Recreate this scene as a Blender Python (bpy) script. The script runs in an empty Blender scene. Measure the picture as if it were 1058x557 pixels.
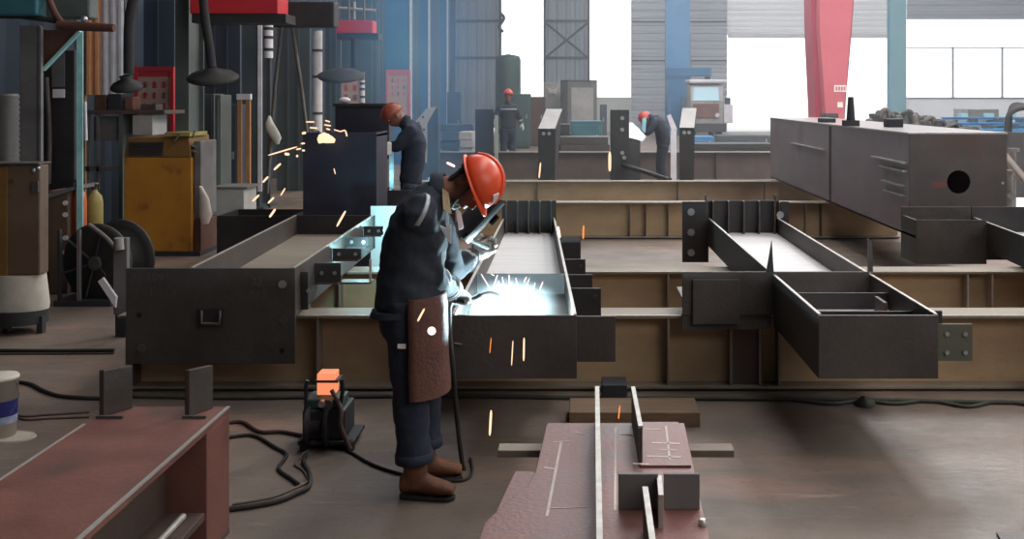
import bpy, bmesh, math, random
from mathutils import Vector, Matrix, noise
random.seed(7)
sc = bpy.context.scene
COL = sc.collection
PI = math.pi
# ---------------------------------------------------------------- camera frame
FOC, HCAM, VPX, VPY = 1100.0, 1.9, 600.0, 100.0
def P(px, py, d): return Vector(((px - VPX) * d / FOC, d, HCAM - (py - VPY) * d / FOC))
def PX(px, d): return (px - VPX) * d / FOC
def PZ(py, d): return HCAM - (py - VPY) * d / FOC
cam = bpy.data.cameras.new('camera')
camo = bpy.data.objects.new('camera', cam); COL.objects.link(camo)
camo.location = (0, 0, HCAM); camo.rotation_euler = (PI / 2, 0, 0)
cam.sensor_width = 36; cam.lens = FOC / 1058 * 36
cam.shift_x = -(VPX - 529) / 1058.0
cam.shift_y = -(278.5 - VPY) / 1058.0
cam.clip_end = 600; cam.clip_start = 0.05
sc.camera = camo

# ---------------------------------------------------------------- materials
def lin(r, g, b):
    f = lambda c: (c / 255 / 12.92) if c / 255 <= 0.04045 else ((c / 255 + 0.055) / 1.055) ** 2.4
    return (f(r), f(g), f(b), 1)
MATS = {}
def mat(name, c1, c2=None, rough=0.6, metal=0.0, scale=4.0, detail=6, stretch=(1, 1, 1), bump=0.0, bscale=60, contrast=(0.35, 0.7), c3=None, s3=1.3, r3=(0.55, 0.72), rvar=0.0):
    m = bpy.data.materials.new(name); m.use_nodes = True; MATS[name] = m
    nt = m.node_tree; b = nt.nodes['Principled BSDF']
    b.inputs['Roughness'].default_value = rough; b.inputs['Metallic'].default_value = metal
    b.inputs['Base Color'].default_value = c1
    if c2 is None: return m
    tc = nt.nodes.new('ShaderNodeTexCoord'); mp = nt.nodes.new('ShaderNodeMapping')
    mp.inputs['Scale'].default_value = stretch
    nt.links.new(tc.outputs['Object'], mp.inputs['Vector'])
    n = nt.nodes.new('ShaderNodeTexNoise'); n.inputs['Scale'].default_value = scale; n.inputs['Detail'].default_value = detail
    n.inputs['Roughness'].default_value = 0.65
    nt.links.new(mp.outputs['Vector'], n.inputs['Vector'])
    r = nt.nodes.new('ShaderNodeValToRGB')
    r.color_ramp.elements[0].position = contrast[0]; r.color_ramp.elements[1].position = contrast[1]
    r.color_ramp.elements[0].color = c1; r.color_ramp.elements[1].color = c2
    nt.links.new(n.outputs['Fac'], r.inputs['Fac'])
    out = r.outputs['Color']
    if c3 is not None:
        n2 = nt.nodes.new('ShaderNodeTexNoise'); n2.inputs['Scale'].default_value = s3; n2.inputs['Detail'].default_value = 8
        nt.links.new(tc.outputs['Object'], n2.inputs['Vector'])
        r2 = nt.nodes.new('ShaderNodeValToRGB'); r2.color_ramp.elements[0].position = r3[0]; r2.color_ramp.elements[1].position = r3[1]
        mx = nt.nodes.new('ShaderNodeMix'); mx.data_type = 'RGBA'
        nt.links.new(n2.outputs['Fac'], r2.inputs['Fac']); nt.links.new(r2.outputs['Color'], mx.inputs[0])
        nt.links.new(out, mx.inputs[6]); mx.inputs[7].default_value = c3
        out = mx.outputs[2]
    nt.links.new(out, b.inputs['Base Color'])
    if rvar:
        mr = nt.nodes.new('ShaderNodeMapRange'); mr.inputs['To Min'].default_value = rough - rvar; mr.inputs['To Max'].default_value = rough + rvar
        nt.links.new(n.outputs['Fac'], mr.inputs['Value']); nt.links.new(mr.outputs['Result'], b.inputs['Roughness'])
    if bump:
        n3 = nt.nodes.new('ShaderNodeTexNoise'); n3.inputs['Scale'].default_value = bscale; n3.inputs['Detail'].default_value = 4
        nt.links.new(tc.outputs['Object'], n3.inputs['Vector'])
        bp = nt.nodes.new('ShaderNodeBump'); bp.inputs['Strength'].default_value = bump; bp.inputs['Distance'].default_value = 0.02
        nt.links.new(n3.outputs['Fac'], bp.inputs['Height']); nt.links.new(bp.outputs['Normal'], b.inputs['Normal'])
    return m
def emit(name, c, s):
    m = bpy.data.materials.new(name); m.use_nodes = True; nt = m.node_tree
    b = nt.nodes['Principled BSDF']; b.inputs['Base Color'].default_value = (0, 0, 0, 1)
    b.inputs['Emission Color'].default_value = c; b.inputs['Emission Strength'].default_value = s
    MATS[name] = m; return m

M = MATS
mat('steel_dark', lin(68, 63, 60), lin(86, 80, 76), .55, .35, 3, bump=.12, bscale=40, c3=lin(70, 58, 50), s3=2.0, rvar=.12)
mat('steel_black', lin(46, 44, 46), lin(62, 58, 58), .5, .3, 3, bump=.1, rvar=.1)
mat('steel_tan', lin(160, 134, 104), lin(192, 162, 126), .7, .05, 1.6, stretch=(.6, 1, 1.6), bump=.1, bscale=30, c3=lin(138, 102, 80), s3=.9, r3=(.5, .75))
mat('steel_flange', lin(120, 110, 98), lin(146, 134, 118), .6, .25, 2.5, stretch=(.3, 1, 1), bump=.1, c3=lin(98, 82, 70), s3=1.1)
mat('steel_green', lin(84, 88, 76), lin(112, 106, 92), .7, .15, 2.5, stretch=(.3, 1, 1), bump=.1, c3=lin(82, 70, 60), s3=1.1)
mat('steel_red', lin(112, 72, 64), lin(134, 88, 78), .55, .2, 3.5, bump=.1, bscale=50, c3=lin(94, 70, 64), s3=2.4, rvar=.12)
mat('steel_red_shiny', lin(108, 70, 64), lin(132, 90, 84), .42, .25, 5, stretch=(1, .5, 1), bump=.12, bscale=50, c3=lin(92, 74, 70), s3=3, rvar=.14)
mat('steel_brown', lin(78, 66, 60), lin(96, 78, 70), .6, .2, 3, bump=.1)
mat('steel_top', lin(150, 142, 142), lin(165, 156, 154), .3, .4, 2, stretch=(1, .4, 1), bump=.05)
mat('paint_wall_blue', lin(44, 98, 158), lin(38, 84, 142), .6, .05, 1.5)
mat('steel_mauve', lin(146, 132, 136), lin(164, 148, 150), .5, .3, 2, stretch=(1, .4, 1), bump=.08, c3=lin(136, 118, 116), s3=1.2, rvar=.1)  # paler than the end plate to make up for missing side light
mat('steel_mill', lin(84, 78, 78), lin(96, 88, 86), .5, .35, 3, bump=.08, c3=lin(96, 74, 70), s3=1.6)
mat('bare_edge', lin(190, 186, 178), lin(215, 210, 200), .35, .6, 20, bump=.05)
mat('bare_steel_lit', lin(206, 202, 202), lin(226, 222, 220), .42, .1, 1.2, stretch=(1, 6, 1), bump=.06)  # paled so the trough floors look lit by arc glare and reflections
mat('bolt_zinc', lin(190, 190, 195), lin(165, 165, 170), .35, .8, 30)
mat('hole_dark', lin(16, 15, 16))
mat('chalk', lin(226, 212, 204), lin(200, 186, 178), .9, 0, 60)
mat('chalk_faint', lin(84, 82, 78), lin(72, 70, 68), .9, 0, 60)
mat('rod_pale', lin(196, 192, 184), lin(165, 158, 150), .45, .5, 14)
mat('wood', lin(112, 88, 66), lin(88, 68, 52), .8, 0, 5, stretch=(1, 8, 8), bump=.2)
mat('wood_orange', lin(190, 130, 74), lin(150, 98, 56), .7, 0, 5, stretch=(8, 8, 1), bump=.2)
mat('rubber', lin(30, 28, 28), lin(44, 40, 38), .75, 0, 20)
mat('rubber_green', lin(46, 50, 40), lin(66, 66, 54), .75, 0, 8)
mat('rubber_red', lin(84, 60, 52), lin(66, 48, 42), .7, 0, 10)
mat('hose_pale', lin(110, 100, 92), lin(88, 80, 74), .7, 0, 10)
mat('white_plastic', lin(196, 190, 178), lin(180, 172, 160), .5, 0, 8)
mat('label_blue', lin(32, 36, 110), lin(26, 28, 90), .5, 0, 10)
mat('label_pale', lin(150, 160, 178), lin(120, 130, 160), .5, 0, 30)
mat('paper', lin(176, 164, 152), lin(160, 150, 138), .9, 0, 8)
mat('navy_cloth', lin(34, 40, 54), lin(46, 52, 66), .9, 0, 14, bump=.12, bscale=90)
mat('helmet_dimmed', lin(150, 72, 54), lin(130, 62, 48), .5, 0, 6)  # darker helmet colour carries the haze over the bending worker
mat('steel_navy', lin(36, 36, 50), lin(48, 46, 60), .5, .2, 3, bump=.1)
mat('paint_column', lin(96, 156, 204), lin(84, 142, 190), .55, 0, 2)
mat('paint_bright_blue', lin(60, 156, 220), lin(50, 140, 206), .5, 0, 2)
mat('jacket_cloth', lin(36, 42, 52), lin(50, 56, 64), .9, 0, 14, bump=.12, bscale=90)
mat('leather', lin(98, 58, 44), lin(74, 44, 36), .7, 0, 8, bump=.25)
mat('boot_leather', lin(126, 82, 56), lin(94, 60, 44), .75, 0, 8, bump=.2)
mat('sole', lin(46, 38, 34), lin(36, 30, 28), .8, 0, 20)
mat('glove_leather', lin(176, 172, 164), lin(140, 136, 130), .8, 0, 14, bump=.3)
mat('skin', lin(134, 86, 66), lin(114, 70, 54), .6, 0, 20)
mat('lip', lin(120, 70, 62)); mat('eye_white', lin(210, 205, 200), None, .3); mat('iris', lin(30, 22, 18), None, .3)
mat('hair', lin(24, 22, 22), lin(34, 30, 30), .7, 0, 60)
mat('helmet_orange', lin(232, 84, 46), lin(214, 70, 38), .35, 0, 6)
mat('helmet_red', lin(206, 84, 70), lin(186, 72, 60), .4, 0, 6)
mat('sticker', lin(236, 226, 220))
mat('strap', lin(30, 30, 32), lin(40, 40, 40), .7, 0, 30)
mat('reflective', lin(190, 196, 200), lin(165, 170, 175), .4, .3, 40)
mat('khaki', lin(172, 150, 118), lin(150, 130, 100), .9, 0, 20)
mat('mask_black', lin(34, 34, 38), lin(46, 46, 50), .45, 0, 10)
mat('paint_yellow', lin(176, 120, 36), lin(160, 104, 34), .55, 0, 3, c3=lin(96, 66, 30), s3=3.2, r3=(.58, .75), bump=.05)
mat('paint_yellow_dark', lin(120, 84, 34), lin(100, 70, 32), .6, 0, 3, c3=lin(66, 50, 30), s3=3)
mat('paint_brown', lin(106, 84, 68), lin(92, 72, 58), .6, .1, 3, c3=lin(64, 48, 40), s3=3)
mat('paint_grey', lin(112, 108, 106), lin(96, 92, 92), .6, .1, 3, c3=lin(78, 70, 66), s3=2)
mat('paint_light', lin(168, 164, 160), lin(148, 144, 142), .6, 0, 3, c3=lin(120, 112, 106), s3=2)
mat('paint_slate', lin(70, 80, 84), lin(58, 66, 72), .6, .1, 2)
mat('paint_locker', lin(92, 98, 94), lin(80, 84, 82), .6, .1, 2)
mat('paint_blue', lin(58, 124, 170), lin(48, 108, 156), .55, 0, 2, c3=lin(90, 130, 150), s3=1.5)
mat('paint_sky', lin(156, 208, 222), lin(142, 194, 212), .55, 0, 2)
mat('paint_navy', lin(46, 58, 76), lin(56, 68, 86), .6, .1, 2)
mat('paint_teal', lin(60, 108, 118), lin(46, 88, 100), .55, .1, 3)
mat('paint_mint', lin(176, 222, 220), lin(140, 190, 190), .5, .1, 6)
mat('paint_red', lin(206, 40, 52), lin(186, 34, 46), .5, 0, 3)
mat('paint_pink', lin(206, 96, 108), lin(196, 84, 98), .55, 0, 1)
mat('paint_crimson', lin(176, 36, 72), lin(160, 32, 64), .55, 0, 1)
mat('paint_orange', lin(196, 96, 52), lin(170, 80, 44), .55, 0, 5)
mat('paint_olive', lin(150, 136, 74), lin(124, 112, 64), .6, 0, 5)
mat('paint_rust', lin(98, 62, 50), lin(78, 50, 42), .7, .2, 5)
mat('paint_green', lin(60, 84, 80), lin(50, 72, 70), .55, .1, 2)
mat('paint_dark', lin(44, 44, 48), lin(54, 54, 58), .6, .2, 4)
mat('board_paper', lin(190, 160, 150), lin(170, 142, 134), .8, 0, 10)
mat('sheet_orange', lin(226, 164, 118), lin(206, 146, 104), .7, 0, 5)
mat('sheet_white', lin(226, 220, 226), lin(204, 198, 204), .7, 0, 5)
mat('cloth_white', lin(210, 196, 184), lin(186, 172, 160), .9, 0, 10)
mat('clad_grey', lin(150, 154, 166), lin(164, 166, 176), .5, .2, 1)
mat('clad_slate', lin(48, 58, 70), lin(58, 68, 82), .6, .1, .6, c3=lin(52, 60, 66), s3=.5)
mat('clad_cream', lin(214, 210, 204), lin(200, 198, 194), .5, .1, 1)
mat('clad_leaf', lin(134, 146, 158), lin(120, 132, 146), .55, .1, .6)
mat('roof_sheet', lin(120, 124, 128), lin(100, 104, 110), .6, .2, 1)
mat('concrete_out', lin(226, 224, 218), lin(214, 212, 206), .9, 0, .5)
mat('tarnish', lin(96, 90, 84), lin(70, 66, 64), .6, .3, 6, c3=lin(92, 64, 50), s3=4)
emit('spark_hot', (1.0, .60, .38, 1), 1.6); emit('spark_orange', (1.0, .26, .05, 1), 1.4); emit('spark_white', (1, .78, .74, 1), 1.6)
emit('arc_plasma', (.72, .90, 1, 1), 30)
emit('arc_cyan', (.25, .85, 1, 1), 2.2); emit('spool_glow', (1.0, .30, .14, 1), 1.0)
def translucent(name, k):
    nt = MATS[name].node_tree; b = nt.nodes['Principled BSDF']; o = nt.nodes['Material Output']
    t = nt.nodes.new('ShaderNodeBsdfTranslucent'); t.inputs['Color'].default_value = (.92, .92, .95, 1)
    x = nt.nodes.new('ShaderNodeMixShader'); x.inputs[0].default_value = k
    nt.links.new(b.outputs[0], x.inputs[1]); nt.links.new(t.outputs[0], x.inputs[2]); nt.links.new(x.outputs[0], o.inputs['Surface'])
translucent('clad_cream', .6); translucent('clad_grey', .36); translucent('clad_leaf', .28)
g = mat('glass_cab', lin(150, 190, 205), None, .08, 0)
g.node_tree.nodes['Principled BSDF'].inputs['Specular IOR Level'].default_value = .8

# floor material: worn brown-grey concrete with darker stains, dust and scratches
def floor_mat():
    m = bpy.data.materials.new('floor_concrete'); m.use_nodes = True; nt = m.node_tree; L = nt.links
    b = nt.nodes['Principled BSDF']; b.inputs['Roughness'].default_value = .62
    tc = nt.nodes.new('ShaderNodeTexCoord')
    def nz(sc_, det, st=(1, 1, 1), rough=.6):
        mp = nt.nodes.new('ShaderNodeMapping'); mp.inputs['Scale'].default_value = st
        L.new(tc.outputs['Object'], mp.inputs['Vector'])
        n = nt.nodes.new('ShaderNodeTexNoise'); n.inputs['Scale'].default_value = sc_; n.inputs['Detail'].default_value = det; n.inputs['Roughness'].default_value = rough
        L.new(mp.outputs['Vector'], n.inputs['Vector']); return n
    def ramp(n, p0, p1, c0, c1):
        r = nt.nodes.new('ShaderNodeValToRGB'); e = r.color_ramp.elements
        e[0].position = p0; e[1].position = p1; e[0].color = c0; e[1].color = c1
        L.new(n.outputs['Fac'], r.inputs['Fac']); return r
    def mix(fac, a, c):
        x = nt.nodes.new('ShaderNodeMix'); x.data_type = 'RGBA'
        L.new(fac, x.inputs[0]); L.new(a, x.inputs[6])
        if isinstance(c, tuple): x.inputs[7].default_value = c
        else: L.new(c, x.inputs[7])
        return x.outputs[2]
    base = ramp(nz(1.1, 8), .3, .72, lin(96, 84, 76), lin(126, 109, 97)).outputs['Color']
    st = ramp(nz(.55, 6, (1, 1.4, 1)), .52, .68, (0, 0, 0, 1), (.75, .75, .75, 1)).outputs['Color']
    base = mix(st, base, lin(84, 74, 70))
    red = ramp(nz(.8, 5, (.5, 1.6, 1)), .55, .72, (0, 0, 0, 1), (.8, .8, .8, 1)).outputs['Color']
    base = mix(red, base, lin(150, 114, 98))
    sc2 = ramp(nz(3.2, 8, (.35, 3.2, 1), .7), .6, .7, (0, 0, 0, 1), (.55, .55, .55, 1)).outputs['Color']
    base = mix(sc2, base, lin(156, 138, 124))
    sp = ramp(nz(22, 4), .62, .7, (0, 0, 0, 1), (.5, .5, .5, 1)).outputs['Color']
    base = mix(sp, base, lin(74, 64, 58))
    L.new(base, b.inputs['Base Color'])
    bp = nt.nodes.new('ShaderNodeBump'); bp.inputs['Strength'].default_value = .25; bp.inputs['Distance'].default_value = .02
    L.new(nz(9, 8, (1, 2, 1)).outputs['Fac'], bp.inputs['Height']); L.new(bp.outputs['Normal'], b.inputs['Normal'])
    rr = ramp(nz(1.7, 6), .35, .7, (.42, .42, .42, 1), (.75, .75, .75, 1)); L.new(rr.outputs['Color'], b.inputs['Roughness'])
    MATS['floor_concrete'] = m
floor_mat()

# ---------------------------------------------------------------- mesh builder
class MB:
    def __init__(s): s.bm = bmesh.new()
    def poly3(s, pts, vec, smooth=False):
        bm = s.bm; vec = Vector(vec)
        a = [bm.verts.new(p) for p in pts]; b = [bm.verts.new(Vector(p) + vec) for p in pts]; n = len(a)
        bm.faces.new(a); bm.faces.new(list(reversed(b)))
        for i in range(n):
            f = bm.faces.new((a[i], b[i], b[(i + 1) % n], a[(i + 1) % n])); f.smooth = smooth
        return s
    def box(s, x0, x1, y0, y1, z0, z1):
        return s.poly3([(x0, y0, z0), (x1, y0, z0), (x1, y1, z0), (x0, y1, z0)], (0, 0, z1 - z0))
    def wall(s, p0, p1, z0, z1, t):            # upright plate between two plan points
        p0 = Vector((p0[0], p0[1], 0)); p1 = Vector((p1[0], p1[1], 0)); d = (p1 - p0).normalized(); n = Vector((-d.y, d.x, 0)) * t * .5
        z = Vector((0, 0, z0))
        return s.poly3([p0 - n + z, p1 - n + z, p1 + n + z, p0 + n + z], (0, 0, z1 - z0))
    def rings(s, rings, cap=True, smooth=True):
        bm = s.bm; R = [[bm.verts.new(p) for p in r] for r in rings]; n = len(R[0])
        for a, b in zip(R, R[1:]):
            for i in range(n):
                f = bm.faces.new((a[i], a[(i + 1) % n], b[(i + 1) % n], b[i])); f.smooth = smooth
        if cap:
            for r in (list(reversed(R[0])), R[-1]):
                f = bm.faces.new(r)
                for e in f.edges: e.smooth = False
        return s
    def tube(s, pts, r, n=8, sub=0):
        pts = [Vector(p) for p in pts]
        if sub:
            q = []
            for i in range(len(pts) - 1):
                p0 = pts[max(i - 1, 0)]; p1 = pts[i]; p2 = pts[i + 1]; p3 = pts[min(i + 2, len(pts) - 1)]
                for k in range(sub):
                    t = k / sub
                    q.append(.5 * ((2 * p1) + (p2 - p0) * t + (2 * p0 - 5 * p1 + 4 * p2 - p3) * t * t + (3 * p1 - p0 - 3 * p2 + p3) * t ** 3))
            q.append(pts[-1]); pts = q
        rr = r if isinstance(r, (list, tuple)) else None
        rings = []; prev = None
        for i, p in enumerate(pts):
            d = (pts[min(i + 1, len(pts) - 1)] - pts[max(i - 1, 0)]).normalized()
            if prev is None:
                u = d.orthogonal().normalized()
            else:
                u = (prev - d * prev.dot(d)).normalized()
            prev = u; v = d.cross(u)
            if rr:
                t = i / max(1, len(pts) - 1) * (len(rr) - 1); k = min(int(t), len(rr) - 2); R = rr[k] + (rr[k + 1] - rr[k]) * (t - k)
            else: R = r
            rings.append([p + (u * math.cos(2 * PI * j / n) + v * math.sin(2 * PI * j / n)) * R for j in range(n)])
        return s.rings(rings)
    def cyl(s, p0, p1, r0, r1=None, n=16): return s.tube([p0, p1], [r0, r0 if r1 is None else r1], n)
    def lathe(s, c, prof, n=24, axis=(0, 0, 1)):
        c = Vector(c); a = Vector(axis).normalized(); u = a.orthogonal().normalized(); v = a.cross(u)
        return s.rings([[c + a * z + (u * math.cos(2 * PI * j / n) + v * math.sin(2 * PI * j / n)) * max(r, 1e-4) for j in range(n)] for r, z in prof])
    def loft(s, secs, n=16, smooth=True):     # (centre, half-axis vector, half-axis vector)
        out = []
        for c, a, b in secs:
            c, a, b = Vector(c), Vector(a), Vector(b)
            out.append([c + a * math.cos(2 * PI * j / n) + b * math.sin(2 * PI * j / n) for j in range(n)])
        return s.rings(out, smooth=smooth)
    def ball(s, c, rx, ry=None, rz=None, u=16, v=10, fn=None):
        c = Vector(c); ry = ry or rx; rz = rz or rx
        rings = []
        for i in range(1, v):
            th = PI * i / v
            rings.append([c + Vector((rx * math.sin(th) * math.cos(2 * PI * j / u), ry * math.sin(th) * math.sin(2 * PI * j / u), -rz * math.cos(th))) for j in range(u)])
        bm = s.bm; R = [[bm.verts.new(p) for p in r] for r in rings]
        lo = bm.verts.new(c - Vector((0, 0, rz))); hi = bm.verts.new(c + Vector((0, 0, rz)))
        for a, b in zip(R, R[1:]):
            for i in range(u):
                bm.faces.new((a[i], a[(i + 1) % u], b[(i + 1) % u], b[i])).smooth = True
        for i in range(u):
            bm.faces.new((R[0][(i + 1) % u], R[0][i], lo)).smooth = True
            bm.faces.new((R[-1][i], R[-1][(i + 1) % u], hi)).smooth = True
        return s
    def xf(s, mtx): bmesh.ops.transform(s.bm, matrix=mtx, verts=s.bm.verts[:]); return s
    def jitter(s, amt, scale=3.0):
        for v in s.bm.verts: v.co += Vector(noise.noise_vector(v.co * scale)) * amt
        return s
    def build(s, name, m, parent=None, bevel=0.0, keep=None):
        bmesh.ops.recalc_face_normals(s.bm, faces=s.bm.faces[:])
        me = bpy.data.meshes.new(name); s.bm.to_mesh(me); s.bm.free()
        return link(name, me, m, parent, bevel)
WO = {}
def link(name, me, m, parent=None, bevel=0.0):
    for x in (m if isinstance(m, (list, tuple)) else [m]): me.materials.append(MATS[x])
    o = bpy.data.objects.new(name, me); COL.objects.link(o)
    if parent is not None:
        off = WO[parent]; o.parent = parent; me.transform(Matrix.Translation(-off)); WO[o] = off
    else:
        vs = [v.co for v in me.vertices]
        c = Vector(((min(v.x for v in vs) + max(v.x for v in vs)) / 2, (min(v.y for v in vs) + max(v.y for v in vs)) / 2, min(v.z for v in vs)))
        me.transform(Matrix.Translation(-c)); o.location = c; WO[o] = c
    if bevel:
        b = o.modifiers.new('edge', 'BEVEL'); b.width = bevel; b.segments = 2; b.limit_method = 'ANGLE'; b.angle_limit = .7
    return o
def thing(name, label, cat, loc, group=None):
    o = bpy.data.objects.new(name, None); COL.objects.link(o); o.location = loc; o.empty_display_size = .1
    WO[o] = Vector(loc); return tag(o, label, cat, group)
def tag(o, label, cat, group=None, kind=None):
    o['label'] = label; o['category'] = cat
    if group: o['group'] = group
    if kind: o['kind'] = kind
    return o
def struct(name, mb, m, parent=None, bevel=0):
    o = mb.build(name, m, parent, bevel)
    if parent is None: o['kind'] = 'structure'
    return o
def fuse(name, mb, voxel, it, m, parent, wrinkle=0.0, wscale=9.0):   # union into one continuous skin
    me = bpy.data.meshes.new('tmp'); bmesh.ops.recalc_face_normals(mb.bm, faces=mb.bm.faces[:]); mb.bm.to_mesh(me); mb.bm.free()
    o = bpy.data.objects.new('tmp', me); COL.objects.link(o)
    r = o.modifiers.new('r', 'REMESH'); r.mode = 'VOXEL'; r.voxel_size = voxel; r.use_smooth_shade = True
    sm = o.modifiers.new('s', 'SMOOTH'); sm.iterations = it; sm.factor = .5
    bpy.context.view_layer.update()
    ev = o.evaluated_get(bpy.context.evaluated_depsgraph_get())
    out = bpy.data.meshes.new_from_object(ev); out.name = name
    bpy.data.objects.remove(o); bpy.data.meshes.remove(me)
    if wrinkle:
        for v in out.vertices:
            q = Vector((v.co.x * wscale, v.co.y * wscale, v.co.z * wscale * 1.8))
            v.co += v.normal * (noise.noise(q) + .5 * noise.noise(q * 2.1)) * wrinkle
    for p in out.polygons: p.use_smooth = True
    out.materials.clear()
    return link(name, out, m, parent)
# tunables
ARC_W, ARC2_W, ARC3_W, ARC4_W = 120, 45, 20, 6; ARC5_W = 9
WORLD = 2.2; EXPO = 0.0; HAZE = True
AREAS = [('fill_behind', (7.0, -2.6, 5.0), 8.0, 5.0, 520, (1, .95, .90), (math.radians(72), 0, math.radians(8))),  # fill lamp added behind the camera; the front wall has no opening
         ('skylight_front', (3.0, 7.0, 10.6), 3.0, 10.0, 370, (1, .96, .92)),
         ('fill_centre', (-1.5, 22.0, 10.6), 3.0, 14.0, 550, (.95, .98, 1)),  # fill lamp added for the box beam's left side, under closed roof
         ('skylight_middle', (7.0, 18.0, 10.6), 2.2, 5.0, 1500, (1, .98, .96)),
         ('skylight_rear', (4.0, 36.0, 10.6), 8.0, 20.0, 1800, (.96, .98, 1)),
         ('skylight_right', (15.0, 14.0, 10.6), 5.0, 20.0, 1500, (1, .98, .96))]
# ================================================================= SETTING
struct('floor', MB().box(-14, 30, -3, 58.4, -.3, 0), 'floor_concrete')
struct('floor_outside', MB().box(-80, 120, 58.4, 260, -.3, -.005), 'concrete_out')
def corrug(mb, x0, x1, y, z0, z1, pitch, amp, horiz=True, axis='x'):
    # a sheet with trapezoid ribs, 6 cm deep
    pts = []; a, b = (z0, z1) if horiz else (x0, x1); n = max(1, int(round((b - a) / pitch))); p = (b - a) / n
    for i in range(n):
        s = a + i * p
        pts += [(s, 0), (s + p * .35, 0), (s + p * .5, -amp), (s + p * .85, -amp)]
    pts.append((b, 0)); pts += [(b, .06), (a, .06)]
    if axis == 'x':
        if horiz: return mb.poly3([(x0, y + q, s) for s, q in pts], (x1 - x0, 0, 0))
        return mb.poly3([(s, y + q, z0) for s, q in pts], (0, 0, z1 - z0))
    return mb.poly3([(y - q, s, z0) for s, q in pts], (0, 0, z1 - z0))
# left wall of the hall, vertical ribbed cladding
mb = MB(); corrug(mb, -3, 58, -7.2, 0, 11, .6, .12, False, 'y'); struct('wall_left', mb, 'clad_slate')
DB = 58.0
# back wall: ribbed panels between openings
mb = MB(); corrug(mb, PX(652, DB), PX(751, DB), DB, PZ(133, DB), 11, .42, .14); struct('wall_back', mb, 'clad_grey')
bw = [o for o in COL.objects if o.name == 'wall_back'][0]
m2 = MB()
for py in (22, 62): m2.box(PX(653, DB), PX(750, DB), DB - .22, DB - .15, PZ(py + 1.6, DB), PZ(py, DB))
m2.build('purlin_rail', 'paint_slate', bw)
mb = MB(); mb.box(PX(652, DB), PX(751, DB), DB, DB + .15, 0, PZ(133, DB)); struct('wall_back_plinth', mb, 'clad_grey')
# roller shutter over the big doorway
mb = MB(); corrug(mb, PX(751, DB), PX(921, DB), DB, PZ(36, DB), 11, .3, .1); d1 = struct('door_1', mb, 'clad_cream')
MB().box(PX(752, DB), PX(920, DB), DB - .15, DB + .1, PZ(37, DB) - .12, PZ(35, DB)).build('bottom_rail', 'clad_cream', d1)
# window band at the right end
mb = MB(); corrug(mb, PX(937, DB), 30, DB, PZ(20, DB), 11, .55, .18); struct('wall_back_upper', mb, 'clad_grey')
mb = MB(); mb.box(PX(937, DB), 30, DB, DB + .2, 0, PZ(101, DB)); struct('wall_back_lower', mb, 'clad_cream')
w = struct('window_1', MB().box(PX(937, DB), 30, DB - .05, DB + .06, PZ(102.5, DB), PZ(100.5, DB)), 'clad_grey')
fr = MB().box(PX(937, DB), 30, DB - .03, DB + .03, PZ(49.8, DB), PZ(48.6, DB)).build('transom', 'clad_grey', w)
for px in (984.5, 1035.5): MB().box(PX(px - 1, DB), PX(px + 1, DB), DB - .03, DB + .03, PZ(101, DB), PZ(48.6 if px > 1000 else 48.6, DB)).build('mullion', 'clad_grey', w)
# sliding door leaves of ribbed sheet with cross bracing
def leaf(n, x0, x1, d, ybot, brace):
    mb = MB(); corrug(mb, PX(x0, d), PX(x1, d), d, PZ(ybot, d), 9.5, .5, .08, False); o = struct('door_%d' % n, mb, 'clad_leaf')
    f = MB()
    for py in (22, 60, ybot - 2): f.box(PX(x0, d), PX(x1, d), d - .22, d - .12, PZ(py, d) - .07, PZ(py, d) + .07)
    for px in (x0 + .8, x1 - .8): f.box(PX(px, d) - .06, PX(px, d) + .06, d - .24, d - .14, PZ(ybot, d), 9.5)
    f.build('door_frame', 'paint_slate', o)
    if brace:
        for (a, b) in (((x0 + 2, 59), (x1 - 2, 24)), ((x0 + 2, 24), (x1 - 2, 59))):
            MB().tube([P(a[0], a[1], d - .2), P(b[0], b[1], d - .2)], .06, 6).build('cross_brace', 'paint_slate', o)
    return o
l2 = leaf(2, 469, 518, 55, 132, False)
hk = MB().tube([P(517, 14, 54.6), P(520.5, 18, 54.6), P(519, 22, 54.6), P(516, 27, 54.6), P(518, 32, 54.6), P(520, 31, 54.6)], .09, 8, 4).build('door_latch', 'paint_slate', l2)
leaf(3, 562, 609, 55, 132, True)
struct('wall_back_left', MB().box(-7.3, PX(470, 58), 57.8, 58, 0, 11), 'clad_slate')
struct('wall_back_sill', MB().box(PX(516, 58), PX(652, 58), 57.6, 58, 0, PZ(100.5, 58)), 'concrete_out')
# roof: sheet with three skylight strips left open
mb = MB()
for (a, b) in ((-7.4, 1.5), (4.5, 9.5), (12.5, 18), (21, 30.2)): mb.box(a, b, -3.2, 62, 11, 11.12)
struct('ceiling', mb, 'roof_sheet')
mb = MB(); corrug(mb, -3, 58, 30.2, 0, 11, .9, .12, False, 'y'); struct('wall_right', mb, 'clad_grey')
struct('wall_front', MB().box(-7.4, 30.2, -3.2, -3, 0, 11), 'clad_slate')

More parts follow.
